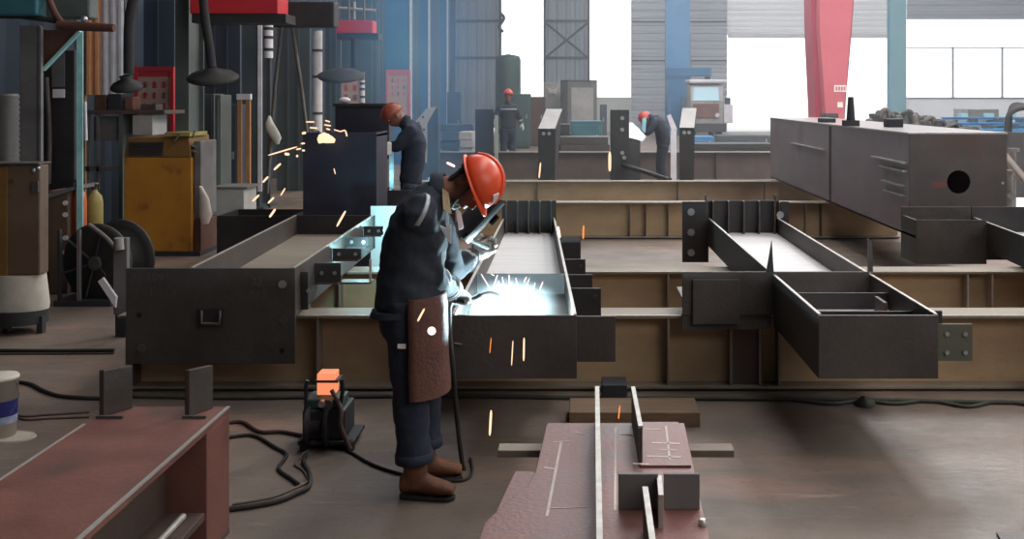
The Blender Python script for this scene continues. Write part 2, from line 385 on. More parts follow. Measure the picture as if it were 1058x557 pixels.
# columns
def hcol(label, px0, px1, d, m, zt=11, group=None, cat='column', edge=None):
    x0, x1 = PX(px0, d), PX(px1, d); w = (x1 - x0)
    t = thing('building_column', label, cat, ((x0 + x1) / 2, d + .3, 0), group)
    MB().box(x0, x1, d, d + .03 + w * .04, 0, zt).build('front_flange', m, t)
    MB().box(x0, x1, d + .57, d + .6, 0, zt).build('rear_flange', m, t)
    MB().box((x0 + x1) / 2 - .03, (x0 + x1) / 2 + .03, d + .03 + w * .04, d + .57, 0, zt).build('web', m, t)
    MB().box(x0 - .1, x1 + .1, d - .1, d + .7, 0, .04).build('base_plate', m, t)
    if edge: MB().box(x1 - .02, x1 + .05, d - .03, d - .002, .3, zt).build('gap_light_strip', edge, t)  # white strip stands in for daylight between the columns
    return t
hcol('sky blue steel column rising behind the small truck and grey ribbed wall', 688, 713, 52, 'paint_column')
hcol('pale blue steel column between the big open doorway and the window band', 920, 936.5, 52, 'paint_sky')
for i, (a, b, d, lab) in enumerate(((455, 462, 44, 'dark blue wall column with bright edge, nearest the grey sliding door leaf'),
                      (434, 443, 38, 'dark blue wall column with bright edge, second left of grey sliding leaf'),
                      (398, 424, 30, 'broad navy wall column beside the pink notice board behind the bending worker'),
                      (352, 384, 24, 'wide slate wall column behind the smaller red crane box'))):
    hcol(lab, a, b, d, ('paint_wall_blue', 'paint_wall_blue', 'paint_wall_blue', 'paint_slate')[i], edge=('sheet_white', 'sheet_white', 'sheet_white', None)[i])
hcol('grey green steel column left of the hanging fume hood', 181, 195, 14.5, 'paint_locker')
hcol('slate steel column with pale strip left of the A-frame struts', 250, 268, 18, 'paint_slate', edge='sheet_white')

# ================================================================= TRANSVERSE GIRDERS
def girder(label, d, ztop, x0, x1, stiff=(), zb=.015, bm='steel_flange', web='steel_tan'):
    t = thing('plate_girder', label, 'steel girder', ((x0 + x1) / 2, d + .13, 0))
    MB().box(x0, x1, d + .12, d + .14, zb + .02, ztop - .02).build('web', web, t)
    MB().box(x0, x1, d, d + .26, ztop - .02, ztop).build('top_flange', 'steel_flange', t, .003)
    MB().box(x0, x1, d, d + .26, zb, zb + .02).build('bottom_flange', bm, t, .003)
    MB().box(x0, x1, d - .003, d + .006, ztop - .006, ztop + .002).build('ground_edge', 'bare_edge', t)
    for (px, m) in stiff:
        x = PX(px, d + .06)
        MB().box(x - .006, x + .006, d + .01, d + .12, zb + .02, ztop - .02).build('stiffener', m, t)
    return t
ZA = .49
gA = girder('tan plate girder nearest the camera, running behind the welder and under the troughs', 6.86, ZA, PX(124, 6.9), 6.2,
       [(141, 'steel_brown'), (330, 'steel_flange'), (690, 'steel_flange'), (1090, 'steel_flange')], bm='steel_flange')
# dark panel in place of the shaded opening in girder A, below right trough
MB().box(PX(756, 6.85), PX(789, 6.85), 6.9, 6.975, .04, ZA - .03).build('dark_gap_panel', 'steel_brown', gA)
for px in (756, 786, 806): MB().box(PX(px, 6.85) - .008, PX(px, 6.85) + .008, 6.87, 6.98, .04, ZA - .03).build('stiffener', 'steel_flange', gA)
girder('tan plate girder second from the camera, with paired stiffeners at its right end', 8.58, ZA, PX(318, 8.6), 6.6,
       [(352, 'steel_flange'), (470, 'steel_brown'), (607, 'bare_edge'), (690, 'steel_flange'), (998, 'bare_edge'), (1023, 'bare_edge')])
girder('long tan girder behind the troughs, its web seen right of the orange helmet', 14.2, ZA, PX(425, 14.2), PX(938, 14.2) - .1,
       [(651, 'steel_flange'), (667, 'steel_brown'), (690, 'steel_brown'), (832, 'steel_flange'), (848, 'steel_brown')])
girder('grey topped girder fourth from the camera, ending at the big box beam', 17.75, ZA, PX(418, 17.8), PX(905, 17.75),
       [(555, 'steel_brown'), (700, 'steel_brown'), (790, 'steel_flange')])
girder('dark tan girder in front of the far standing worker, farthest of the girders', 24.0, .655, PX(428, 24), PX(812, 24),
       [(560, 'steel_brown'), (650, 'steel_brown'), (740, 'steel_brown')], web='steel_brown')
# raking brace between the far girders
o = MB().tube([P(636, 168, 20.8), P(692, 186, 19.0)], .05, 6).build('raking_brace', 'steel_black'); tag(o, 'dark raking steel bar lying against the far girder', 'steel bar')

# ================================================================= TROUGHS (longitudinal boxes)
def plate_tab(t, x0, x1, y, z0, z1, m='steel_black', holes=(), bolt='bolt_zinc', r=.018):
    p = MB().box(x0, x1, y, y + .02, z0, z1).build('splice_tab', m, t, .002)
    for (hx, hz) in holes:
        MB().lathe((hx, y - .012, hz), [(r, 0), (r, .006), (r * .75, .012)], 8, (0, 1, 0)).build('bolt', bolt, p)
    return p
def trough(label, xf0, xf1, xb0, xb1, df, db, zr, zf, zb, front, dia=(), fins=5, front_mat='steel_dark', endz=(.36, .92), floor='bare_steel_lit'):
    t = thing('box_trough', label, 'steel trough', ((xf0 + xf1) / 2, (df + db) / 2, zb))
    fx = lambda d: xf0 + (xb0 - xf0) * (d - df) / (db - df)
    gx = lambda d: xf1 + (xb1 - xf1) * (d - df) / (db - df)
    MB().box(front[0], front[1], df - .02, df, front[2], front[3]).build('front_plate', front_mat, t, .003)
    for (f, s) in ((fx, 1), (gx, -1)):
        MB().wall((f(df), df), (f(db), db), zb, zr, .018).build('side_web', 'steel_dark', t, .002)
        MB().wall((f(df), df), (f(db), db), zr - .001, zr + .005, .016).build('ground_edge', 'bare_edge', t)
    ds = dia[0][0] if dia else df
    for (a_, b_, m_) in (((df, ds, 'steel_dark'), (ds, db, floor)) if dia else ((df, db, floor),)):  # front floor darkened to contain the arc glow, far floor paled as lit
        MB().poly3([(fx(a_) + .01, a_, zf - .016), (gx(a_) - .01, a_, zf - .016), (gx(b_) - .01, b_, zf - .016), (fx(b_) + .01, b_, zf - .016)], (0, 0, .016)).build('floor_plate', m_, t)
    for (d, z) in dia:
        MB().box(fx(d) + .01, gx(d) - .01, d, d + .014, zf, z).build('diaphragm', 'steel_black', t)
    e = MB().box(fx(db) - .02, gx(db) + .02, db, db + .02, endz[0], endz[1]).build('end_plate', 'steel_black', t)
    for k in range(fins):
        x = fx(db) + (gx(db) - fx(db)) * (k + .25) / (fins - .5)
        MB().box(x - .006, x + .006, db - .09, db, zf, endz[1]).build('fin_stiffener', 'tarnish', t)
    return t, fx, gx
# --- right trough
zr = .76
tR, fx, gx = trough('steel trough at the right with blank end plate and a four-bolt side tab', 1.25, 1.86, 1.20, 1.845, 5.57, 10.0, zr, .622, .505,
    (1.24, 1.865, .43, zr), dia=((5.95, .70), (6.4, .72)), endz=(.505, .925))
MB().wall((1.25, 5.57), (1.247, 6.84), .43, .51, .018).build('lower_web', 'steel_dark', tR)
MB().wall((1.86, 5.57), (1.857, 6.84), .43, .51, .018).build('lower_web', 'steel_dark', tR)
# wide cross diaphragm above the first girder, projecting to the left
MB().box(PX(705, 6.8), gx(6.9) - .01, 6.80, 6.82, .505, PZ(281, 6.8)).build('cross_diaphragm', 'steel_dark', tR, .002)
MB().box(PX(705, 6.8), fx(6.8) - .012, 6.82, 7.2, .60, .615).build('ledge_plate', 'steel_flange', tR)
MB().box(PX(705, 6.8), fx(6.8) - .012, 6.815, 6.845, .41, .505).build('diaphragm_skirt', 'steel_dark', tR)
MB().box(PX(716, 6.77), PX(764, 6.77), 6.775, 6.80, PZ(335, 6.78), PZ(289, 6.78)).build('doubler_plate', 'steel_dark', tR, .002)
MB().poly3([P(792, 281, 6.79), P(799.5, 281, 6.79), P(797.5, 249, 6.79)], (0, .02, 0)).build('gusset_spike', 'steel_black', tR)
MB().poly3([P(897, 281, 6.9), P(902, 281, 6.9), P(901, 250, 6.9), P(897, 246, 6.9)], (0, .02, 0)).build('gusset_spike', 'tarnish', tR)
MB().wall((fx(5.6) + .06, 5.80), (gx(6.3) - .04, 5.93), .66, .672, .03).build('diagonal_stay', 'steel_black', tR)
MB().box(gx(6.3) - .12, gx(6.3) - .1, 6.1, 6.3, .55, .72).build('inner_stiffener', 'tarnish', tR)
ys = 5.585
plate_tab(tR, 1.872, PX(975, ys), ys + .02, PZ(338, ys), PZ(322, ys))
plate_tab(tR, 1.872, PX(1005, ys), ys, PZ(373, ys), PZ(335, ys), 'steel_green', [(PX(a, ys), PZ(b, ys)) for a in (978, 997) for b in (345, 364)], r=.012)
plate_tab(tR, PX(705, 9.9), fx(9.9) - .012, 9.9, .36, .925, 'steel_black', [(PX(714, 9.9), PZ(b, 9.9)) for b in (219, 240, 261)], r=.035)
plate_tab(tR, gx(9.9) + .012, PX(815, 9.9), 9.9, .6, .925, 'steel_black', [(PX(806, 9.9), PZ(222, 9.9))], r=.035)
for px in (729, 801): MB().box(PX(px, 9.95) - .006, PX(px, 9.95) + .006, 9.92, 9.99, .925, .985).build('lifting_pin', 'tarnish', tR)
# --- middle trough, where the arc burns
tM, fx, gx = trough('steel trough being welded in the middle, lit white inside by the arc', -.665, -.03, -.72, -.25, 5.57, 10.0, zr, .622, .505,
    (-.668, -.02, .43, zr), dia=((6.9, .752),), endz=(.505, .925))
MB().wall((-.665, 5.57), (-.667, 6.84), .43, .51, .018).build('lower_web', 'steel_dark', tM)
MB().wall((-.03, 5.57), (-.05, 6.84), .43, .51, .018).build('lower_web', 'steel_dark', tM)
MB().box(-.685, -.669, 5.54, 5.60, .43, .755).build('edge_bar', 'steel_flange', tM)
MB().tube([(-.66, 5.545, .615), (-.62, 5.545, .61)], .006, 6).build('weld_bead', 'steel_flange', tM)
for k, (px1, py0, py1, d) in enumerate(((600, 247, 300, 8.3), (605, 268, 310, 7.6), (612, 284, 330, 6.85), (621, 298, 345, 6.4), (636, 327, 374, 5.62))):
    x1 = PX(px1, d); z0, z1 = PZ(py1, d), PZ(py0, d)
    if 6.8 < d < 7.2 or 8.5 < d: z0 = max(z0, .5)
    plate_tab(tM, gx(d) + .012, x1, d, max(z0, .51) if d > 6.7 else z0, z1, 'steel_black' if k < 4 else 'steel_dark', [(x1 - .035, z1 - .05)] if k in (1, 3) else (), 'steel_dark', .014)
# --- left trough, chalk marks and a U handle
zl = .812
tL, fx, gx = trough('steel trough at the left, wide end plate with a U-shaped handle', PX(197, 6.75), PX(303, 6.75), PX(301, 9.6), PX(386, 9.9) + .02, 6.77, 9.75, zl, .64, .505,
    (PX(130, 6.75), PX(305, 6.75), PZ(376, 6.75), zl), fins=0, endz=(.51, .812), floor='steel_flange')
yl = 6.75
h = MB().tube([P(208, 322, yl), P(208, 322, yl - .05), P(208, 334.5, yl - .05), P(227, 334.5, yl - .05), P(227, 322, yl - .05), P(227, 322, yl)], .011, 8).build('lifting_handle', 'tarnish', tL)
MB().box(PX(204, yl), PX(231, yl), yl - .008, yl, PZ(338, yl), PZ(319, yl)).build('handle_pad', 'steel_black', tL)
for (px, py, m) in ((291.5, 294, 'bolt_zinc'), (292, 330.5, 'tarnish'), (291, 363, 'hole_dark'), (143, 326, 'hole_dark'), (146, 360, 'tarnish')):
    MB().lathe(P(px, py, yl - .012), [(.026, 0), (.026, .006), (.02, .012)] if m != 'hole_dark' else [(.018, .011), (.018, .0118)], 10, (0, 1, 0)).build('bolt_head' if m != 'hole_dark' else 'bolt_hole', m, tL)
# faint chalk figures rubbed over the plate
def text_on(parent, body, px, py, d, size, m, name='chalk_marks'):
    c = bpy.data.curves.new('t', 'FONT'); c.body = body; c.size = size; c.extrude = .0006; c.offset = 0
    o = bpy.data.objects.new('t', c); COL.objects.link(o); bpy.context.view_layer.update()
    me = bpy.data.meshes.new_from_object(o.evaluated_get(bpy.context.evaluated_depsgraph_get())); bpy.data.objects.remove(o); bpy.data.curves.remove(c)
    me.materials.clear()
    me.transform(Matrix.Translation(P(px, py, d)) @ Matrix.Rotation(PI / 2, 4, 'X'))
    return link(name, me, m, parent)
text_on(tL, '2   109', 134, 291, yl - .001, .075, 'chalk_faint'); text_on(tL, '2   1 24 3', 138, 307, yl - .001, .07, 'chalk_faint')
text_on(tL, '23', 259, 295, yl - .001, .075, 'chalk_faint'); text_on(tL, '012', 257, 309, yl - .001, .075, 'chalk_faint')
# stepped bolted tabs on its right web
for k, (px1, py0, py1, d) in enumerate(((318, 281, 320, 6.9), (352, 272, 292, 7.3), (373, 257, 268, 7.9), (381, 245, 255, 8.4), (396, 234, 243, 9.2))):
    x0 = gx(d) + .012; x1 = PX(px1, d); z1 = PZ(py0, d); z0 = PZ(py1, d)
    if k == 0: z0 = max(z0, .51)
    hl = [(x0 + .05, (z0 + z1) / 2)] + ([(x1 - .04, (z0 + z1) / 2)] if k else [])
    plate_tab(tL, x0, x1, d, z0, z1, 'steel_black', hl, r=.014)
    if k: MB().box(x0, x1 - .02, d, d + .12, z0 - .014, z0 - .001).build('shelf_bar', 'tarnish', tL)
MB().box(PX(352, 8.0) - .01, PX(383, 8.0), 7.98, 8.12, .495, .51).build('shelf_bar', 'tarnish', tL)
MB().box(PX(383, 8.0) - .008, PX(383, 8.0) + .008, 7.98, 8.0, .51, .68).build('shelf_post', 'bare_edge', tL)
# bright plate lit by the second arc, beyond the left trough
o = MB().box(PX(383, 9.95), PX(430, 9.95), 9.95, 9.97, 0, PZ(213, 9.95)); tag(o.build('splice_plate', 'bare_steel_lit'), 'small bright plate standing behind the welder, lit cyan', 'steel plate')
# --- trough at the right edge
t, fx2, gx2 = trough('steel trough cut off by the right edge, in front of the holed box beam', 3.42, 4.15, 3.71, 4.42, 5.57, 10.05, zr, .622, .505, (3.41, 4.16, .43, zr), dia=((6.9, .74), (8.9, .74)), fins=0, endz=(.36, .86))
MB().box(PX(947, 9.6), 3.66, 9.6, 9.62, .39, .785).build('stub_plate', 'steel_dark', t, .002)
MB().box(PX(947, 9.6), PX(947, 9.6) + .02, 9.62, 10.05, .39, .785).build('stub_side', 'steel_dark', t)
MB().box(PX(947, 9.6), 3.68, 10.05, 10.07, .39, .86).build('stub_back', 'steel_dark', t)
MB().box(PX(947, 9.6), 3.66, 9.62, 10.05, .62, .64).build('stub_floor', 'steel_dark', t)
MB().box(PX(947, 9.6), 3.66, 9.598, 9.612, .785, .79).build('ground_edge', 'tarnish', t)

# ================================================================= BIG BOX BEAM
dB = 10.75; x0, x1 = PX(939, dB), PX(1040, dB); zt = PZ(137, dB); z0 = ZA + .004
t = thing('box_beam', 'huge grey box beam at the right, round hole in its end face', 'box beam', ((x0 + x1) / 2, 14.6, z0))
yE = 18.6
MB().box(x0, x0 + .02, dB, yE, z0, zt - .02).build('side_plate', 'steel_mauve', t, .002)
MB().box(x1 - .02, x1, dB, yE, z0, zt - .02).build('side_plate', 'steel_mauve', t, .002)
MB().box(x0 - .01, x1 + .01, dB - .01, yE, zt - .02, zt).build('top_plate', 'steel_top', t, .002)
MB().box(x0, x1, dB, yE, z0, z0 + .02).build('bottom_plate', 'steel_mauve', t)
# end plate with a real round hole: ring of quads between the circle and the square
cx, cz, rh = PX(990, dB), PZ(188, dB), .118
bm = bmesh.new(); n = 48
def sq(a):
    ca, sa = math.cos(a), math.sin(a)
    k = min(((x1 - .001 - cx) / ca if ca > 1e-6 else 1e9), ((x0 + .001 - cx) / ca if ca < -1e-6 else 1e9), ((zt - .021 - cz) / sa if sa > 1e-6 else 1e9), ((z0 + .001 - cz) / sa if sa < -1e-6 else 1e9))
    return (cx + ca * k, cz + sa * k)
angs = sorted([2 * PI * i / n for i in range(n)] + [math.atan2(zz - cz, xx - cx) % (2 * PI) for xx in (x0 + .001, x1 - .001) for zz in (z0 + .001, zt - .021)])
R = [[bm.verts.new((cx + rh * math.cos(a), y, cz + rh * math.sin(a))) for a in angs] for y in (dB - .015, dB + .01)]
S = [[bm.verts.new((sq(a)[0], y, sq(a)[1])) for a in angs] for y in (dB - .015, dB + .01)]
N = len(angs)
for i in range(N):
    j = (i + 1) % N
    bm.faces.new((R[0][i], R[0][j], S[0][j], S[0][i])); bm.faces.new((R[1][j], R[1][i], S[1][i], S[1][j]))
    bm.faces.new((R[0][j], R[0][i], R[1][i], R[1][j])); bm.faces.new((S[0][i], S[0][j], S[1][j], S[1][i]))
q = MB(); q.bm.free(); q.bm = bm; q.build('end_plate', 'steel_mill', t)
MB().lathe((PX(1035, dB), dB - .03, PZ(189, dB)), [(.014, 0), (.014, .014)], 8, (0, 1, 0)).build('bolt_head', 'bolt_zinc', t)
MB().box(PX(962, dB), PX(978, dB), dB - .0165, dB - .014, PZ(194, dB), PZ(188, dB)).build('red_stamp', 'steel_red', t)
for (py0, da, db_) in ((151, 14.4, 16.6), (165, 10.8, 12.0), (174, 10.8, 11.7), (189, 10.85, 11.6), (199, 10.85, 11.5)):
    z = HCAM - (py0 - VPY) * ((da + db_) / 2) / FOC
    MB().box(x0 - .05, x0 - .002, da, db_, z - .008, z + .008).build('side_bar', 'rod_pale', t)
MB().box(x0 - .012, x0 - .001, 14.1, 14.16, z0 + .02, zt - .03).build('weld_seam', 'steel_brown', t)
x = PX(902, 11.6)
post = thing('lifting_post', 'dark tapered post standing on top of the big box beam', 'post', (PX(879, 13.2), 13.2, zt))
X_ = PX(879, 13.2)
MB().loft([((X_, 13.2, zt + z), (a, 0, 0), (0, a, 0)) for z, a in ((.07, .055), (.36, .035))], 8).build('shaft', 'paint_dark', post)
MB().box(X_ - .085, X_ + .085, 13.1, 13.3, zt, zt + .07).build('foot', 'paint_dark', post)
bb = MB().box(PX(848, 15), PX(862, 15), 14.9, 15.2, zt, zt + .06); o = bb.build('packing_block', 'paint_dark', None, .01); tag(o, 'small dark block on box beam top near the red crane leg', 'block')
bb = MB().box(PX(915, 12.7), PX(931, 12.7), 12.6, 12.8, zt, zt + .10); o = bb.build('packing_block', 'paint_dark', None, .01); tag(o, 'dark squarish block on box beam top in front of the scrap heap', 'block')
# ================================================================= FOREGROUND LEFT GIRDER
t = thing('floor_girder', 'reddish steel girder at the lower left, two lug plates on its far end', 'steel girder', (-1.78, 3.2, 0))
yA, yB = .9, 4.64; xl, xr = -2.05, -1.53; zt = .55
MB().box(xl, xr, yA, yB, zt - .03, zt).build('top_flange', 'steel_red', t, .004)
MB().box(xl + .03, xl + .05, yA, yB - .02, .02, zt - .03).build('web', 'steel_brown', t)
MB().box(xr - .19, xr - .17, yA, yB - .02, .02, zt - .03).build('web', 'steel_brown', t)
MB().box(xl, xr, yA, yB, 0, .02).build('bottom_flange', 'steel_brown', t)
MB().box(xl + .05, xr - .001, yB - .28, yB, .02, zt - .03).build('end_block', 'steel_red', t, .004)
MB().box(xr - .17, xr - .005, yA, yB - .29, .17, .20).build('side_ledge', 'steel_brown', t, .003)
MB().box(xr - .012, xr + .003, yA, yB, zt - .004, zt + .002).build('ground_edge', 'bare_edge', t)
MB().box(xl - .003, xl + .008, yA, yB - .25, zt - .004, zt + .002).build('ground_edge', 'bare_edge', t)
for px0, px1, px2 in ((110, 121, 132), (197, 206, 216)):
    d = 4.56; a, b = PX(px0, d), PX(px2, d)
    MB().poly3([(a + .02, d - .07, zt), (b, d + .05, zt), (b, d + .05, PZ(378, 4.6)), (a + .02, d - .07, PZ(382, 4.5))], (-.022, .004, 0)).build('lug_plate', 'steel_dark', t, .003)
    MB().box(a, b + .02, d - .1, d - .085, zt, zt + .012).build('weld_bead', 'tarnish', t)
o = MB().tube([(xr - .06, 3.0, .216), (xr - .065, 4.27, .216)], .014, 8).build('steel_rod', 'rod_pale'); tag(o, 'pale steel rod lying on the side ledge of the lower left girder', 'steel rod')

# ================================================================= FOREGROUND MIDDLE GIRDER
zt = .50
t = thing('floor_girder', 'reddish scraped girder in the lower middle, pale rods and small upright plates on it', 'steel girder', (.15, 3.4, 0))
pts = [P(565, 437, 4.57), P(707, 437, 4.57), (PX(733, 3.37), 3.37, zt), (PX(748, 2.6), 2.6, zt), (PX(470, 2.9), 2.6, zt), (PX(500, 3.5), 3.5, zt), (PX(545, 3.8), 3.85, zt), (PX(553, 3.97), 3.97, zt)]
pts = [(Vector(p).x, Vector(p).y, zt - .02) for p in pts]
MB().poly3(pts, (0, 0, .02)).build('top_flange', 'steel_red_shiny', t, .003)
for x in (0.0, .28): MB().box(x - .01, x + .01, 2.7, 4.5, .03, zt - .02).build('web', 'steel_brown', t)
MB().box(-.12, .42, 2.7, 4.54, .0, .03).build('bottom_flange', 'steel_brown', t)
p = MB().poly3([(PX(531, 4.02), 4.06, zt - .05), (PX(575, 4.02), 4.06, zt - .05), (PX(575, 3.4), 3.3, zt - .05), (PX(498, 3.45), 3.4, zt - .05)], (0, 0, .022)).build('gusset_plate', 'steel_red_shiny', t, .003)
MB().box(PX(515, 4.43), PX(757, 4.43), 4.38, 4.47, zt - .085, zt - .055).build('cross_bar', 'steel_flange', t, .003)
fz = zt + .14
MB().wall((.05, 2.7), (.071, 4.60), zt, fz, .016).build('fin_plate', 'steel_dark', t)
MB().wall((.05, 2.7), (.071, 4.60), fz - .004, fz + .010, .018).build('ground_edge', 'rod_pale', t)
MB().wall((.228, 4.05), (.226, 4.60), zt, fz, .014).build('fin_plate', 'steel_dark', t)
MB().wall((.228, 4.05), (.226, 4.60), fz - .004, fz + .008, .017).build('ground_edge', 'rod_pale', t)
MB().box(.225, PX(712, 4.3) - .02, 4.02, 4.56, zt, zt + .008).build('doubler_plate', 'steel_red_shiny', t, .002)
dS = 3.61
MB().box(PX(639, dS), PX(680, dS), dS, dS + .016, zt, PZ(490, dS)).build('upright_plate', 'paint_grey', t, .002)
MB().box(PX(686, dS), PX(723, dS), dS, dS + .016, zt, PZ(490, dS)).build('upright_plate', 'paint_grey', t, .002)
MB().wall((PX(683, 3.45), 3.45), (PX(681, 3.63), 3.63), zt, PZ(491, 3.63), .016).build('fin_plate', 'rod_pale', t)
MB().wall((.200, 2.7), (.207, 3.42), zt, fz, .014).build('fin_plate', 'steel_dark', t)
MB().wall((.200, 2.7), (.207, 3.42), fz - .004, fz + .008, .018).build('ground_edge', 'rod_pale', t)
def chalk(par, a, b, z, wdt=.006):
    MB().wall(a, b, z, z + .0012, wdt).build('chalk_line', 'chalk', par)
chalk(t, (PX(580, 4.33), 4.33), (PX(565, 3.55), 3.55), zt, .010); chalk(t, (PX(571, 4.31), 4.31), (PX(590, 4.33), 4.33), zt, .008)
chalk(t, (PX(636, 4.5), 4.5), (PX(635.5, 3.6), 3.6), zt, .008); chalk(t, (PX(566, 3.62), 3.62), (PX(606, 3.63), 3.63), zt, .006)
for (a, b) in (((594, 4.44), (602, 4.42)), ((562, 4.02), (573, 4.0)), ((640, 4.42), (654, 4.40))): chalk(t, (PX(a[0], a[1]), a[1]), (PX(b[0], b[1]), b[1]), zt, .014)
for (px, dd, ln, wd) in ((672, 4.46, .09, .010), (688, 4.28, .11, .016), (690, 4.20, .07, .010), (686, 4.12, .13, .014), (662, 4.04, .06, .012), (700, 3.86, .05, .010), (692, 3.74, .09, .012)):
    MB().wall((PX(px, dd) - ln / 2, dd), (PX(px, dd) + ln / 2, dd - .01), zt + (.008 if dd > 4.02 else 0), zt + (.0092 if dd > 4.02 else .0012), wd).build('scrape_mark', 'chalk', t)
MB().wall((PX(688, 4.5), 4.5), (PX(692, 4.08), 4.08), zt + .008, zt + .0092, .008).build('chalk_line', 'chalk', t)
o = MB().lathe((PX(726, 3.48), 3.48, zt), [(.014, 0), (.016, .01), (.01, .02)], 10).build('steel_nut', 'bare_edge'); tag(o, 'small bright nut lying on the right edge of the lower middle girder', 'nut')
# timbers on the floor
o = MB().box(PX(588, 6.2), PX(722, 6.2), 6.12, 6.42, 0, .085).build('timber_sleeper', 'wood', None, .006); tag(o, 'flat brown timber on the floor beyond the middle girder', 'timber')
o = MB().box(PX(622, 6.5), PX(648, 6.5), 6.5, 6.7, 0, .14).build('packing_block', 'paint_dark', None, .006); tag(o, 'dark packing block on the floor against the nearest girder', 'block')
o = MB().poly3([(PX(1036, 4.55), 4.62, .0), (PX(1058, 4.55), 4.62, 0), (PX(1100, 4.3), 4.2, 0), (PX(1056, 4.2), 4.2, 0)], (0, 0, .012)).build('steel_offcut', 'steel_mill'); tag(o, 'thin steel sheet corner on the floor at the lower right', 'steel sheet')

# ================================================================= HOSES AND CABLES ON THE FLOOR
def floor_pts(l, r): return [P(px, py, (HCAM - r) * FOC / (py - VPY)) for px, py in l]
def hose(label, pts, r, m, extra=None, cat='hose', name='floor_hose'):
    r *= .62
    o = MB().tube(floor_pts(pts, r), r, 8, 6).build(name, m); return tag(o, label, cat)
hose('thick dark cable with a dull red patch curving on the floor behind the white bucket', [(14, 394), (32, 397), (46, 404), (62, 409), (85, 411), (112, 412)], .020, 'rubber')
hose('upper of two thin brown hoses beside the white bucket', [(13, 426), (24, 430), (50, 428.5), (92, 426)], .010, 'rubber_red')
hose('lower of two thin brown hoses beside the white bucket', [(13, 428), (26, 433.5), (50, 432.5), (92, 431)], .010, 'rubber_red')
hose('dark hose lying straight across the floor below the low left cabinet', [(-10, 362), (50, 362.5), (118, 362)], .022, 'rubber')
hose('reddish hose lying straight in front of the dark hose at far left', [(-10, 365.5), (50, 365.5), (118, 365)], .012, 'rubber_red')
hose('long dark hose lying along the foot of the nearest tan girder', [(125, 409), (240, 411), (330, 410), (470, 409), (600, 411), (760, 412), (900, 413), (980, 415), (1070, 416)], .022, 'rubber_green')
hose('crumpled greenish cable along the girder foot at right', [(820, 413), (860, 417), (890, 414), (925, 417), (960, 414), (1000, 420), (1030, 415), (1070, 419)], .020, 'rubber_green')
hose('thick cable leaving the lower left girder and looping to the wire feeder', [(236, 526), (262, 523), (290, 517), (306, 510), (319, 503), (320, 490), (314, 478), (316, 470)], .020, 'rubber')
hose('pale thin cable looping beside the thick cable near the wire feeder', [(240, 521), (280, 514), (303, 505), (318, 497), (313, 486), (305, 480), (312, 470), (318, 466)], .010, 'hose_pale')
hose('dark cable winding between the lower left girder and the wire feeder', [(236, 452), (262, 450), (284, 462), (296, 470), (288, 484), (300, 494), (308, 500)], .016, 'rubber')
hose('brown cable bundle end lying beside the lug of the lower left girder', [(228, 438), (250, 436), (268, 446), (290, 446), (312, 450)], .018, 'rubber_red')
hose('black torch cable running from the wire feeder behind the welder boots', [(345, 458), (362, 467), (385, 480), (412, 489), (440, 494), (470, 497), (484, 494), (488, 486), (486, 474)], .013, 'rubber')
# crumpled rag
mb = MB(); mb.ball(P(893, 418, 6.55), .07, .05, .045, 14, 8); mb.jitter(.03, 14); o = mb.build('rag', 'rubber_green'); tag(o, 'small crumpled greenish rag on the floor by the girder foot', 'rag')

# ================================================================= WIRE FEEDER
dF = 5.72; c = P(338, 462, dF); x = c.x
t = thing('wire_feeder', 'dark wire feeder on the floor left of the welder, small orange-lit spool box on top', 'wire feeder', (x, dF, 0))
def fb(px0, px1, py0, py1, y0, y1): return (PX(px0, dF), PX(px1, dF), y0, y1, PZ(py1, dF), PZ(py0, dF))
MB().box(*fb(312, 356, 424, 455, dF, dF + .26)).build('housing', 'paint_dark', t, .012)
MB().box(*fb(314, 352, 414, 424, dF + .02, dF + .2)).build('drive_cover', 'paint_green', t, .008)
MB().lathe(P(338, 419, dF - .005), [(.03, 0), (.03, .03)], 12, (0, 1, 0)).build('drive_roll', 'tarnish', t)
MB().lathe(P(332, 418, dF - .02), [(.018, 0), (.02, .03)], 10, (0, 1, 0)).build('drive_roll', 'bolt_zinc', t)
sb = MB().box(*fb(325, 343.5, 389, 411, dF + .05, dF + .16)).build('spool_box', 'spool_glow', t, .004); sb['label'] = 'small box glowing orange'
MB().box(*fb(323, 347, 395.5, 398, dF + .045, dF + .165)).build('spool_strap', 'rubber_red', sb)
MB().lathe(P(318, 440, dF + .03), [(.11, 0), (.11, .02), (.05, .022), (.05, .1), (.11, .102), (.11, .12)], 20, (1, 0, 0)).build('wire_spool', 'rubber', t)
MB().tube([P(316, 424, dF), P(316, 398, dF), P(318, 393, dF)], .011, 6).build('frame_bar', 'paint_dark', t)
MB().tube([P(350, 424, dF), P(354, 404, dF), P(353, 392, dF)], .012, 6, 4).build('frame_bar', 'paint_dark', t)
MB().tube([P(343, 404, dF + .05), P(352, 422, dF - .04), P(352, 440, dF - .08), P(358, 456, dF - .1), P(362, 465, dF - .12)], .013, 8, 6).build('torch_lead', 'rubber_red', t)
for px in (313, 362):
    for y in (dF, dF + .22): MB().lathe(P(px, 460.5, y) - Vector((.012, 0, 0)), [(.028, 0), (.035, .006), (.035, .024), (.028, .03)], 14, (1, 0, 0)).build('caster', 'rubber', t)
MB().box(*fb(308, 366, 455, 459, dF - .02, dF + .28)).build('base_tray', 'paint_dark', t, .004)
MB().lathe(P(323, 439, dF - .004), [(.008, 0), (.006, .006)], 8, (0, 1, 0)).build('indicator', 'bolt_zinc', t)

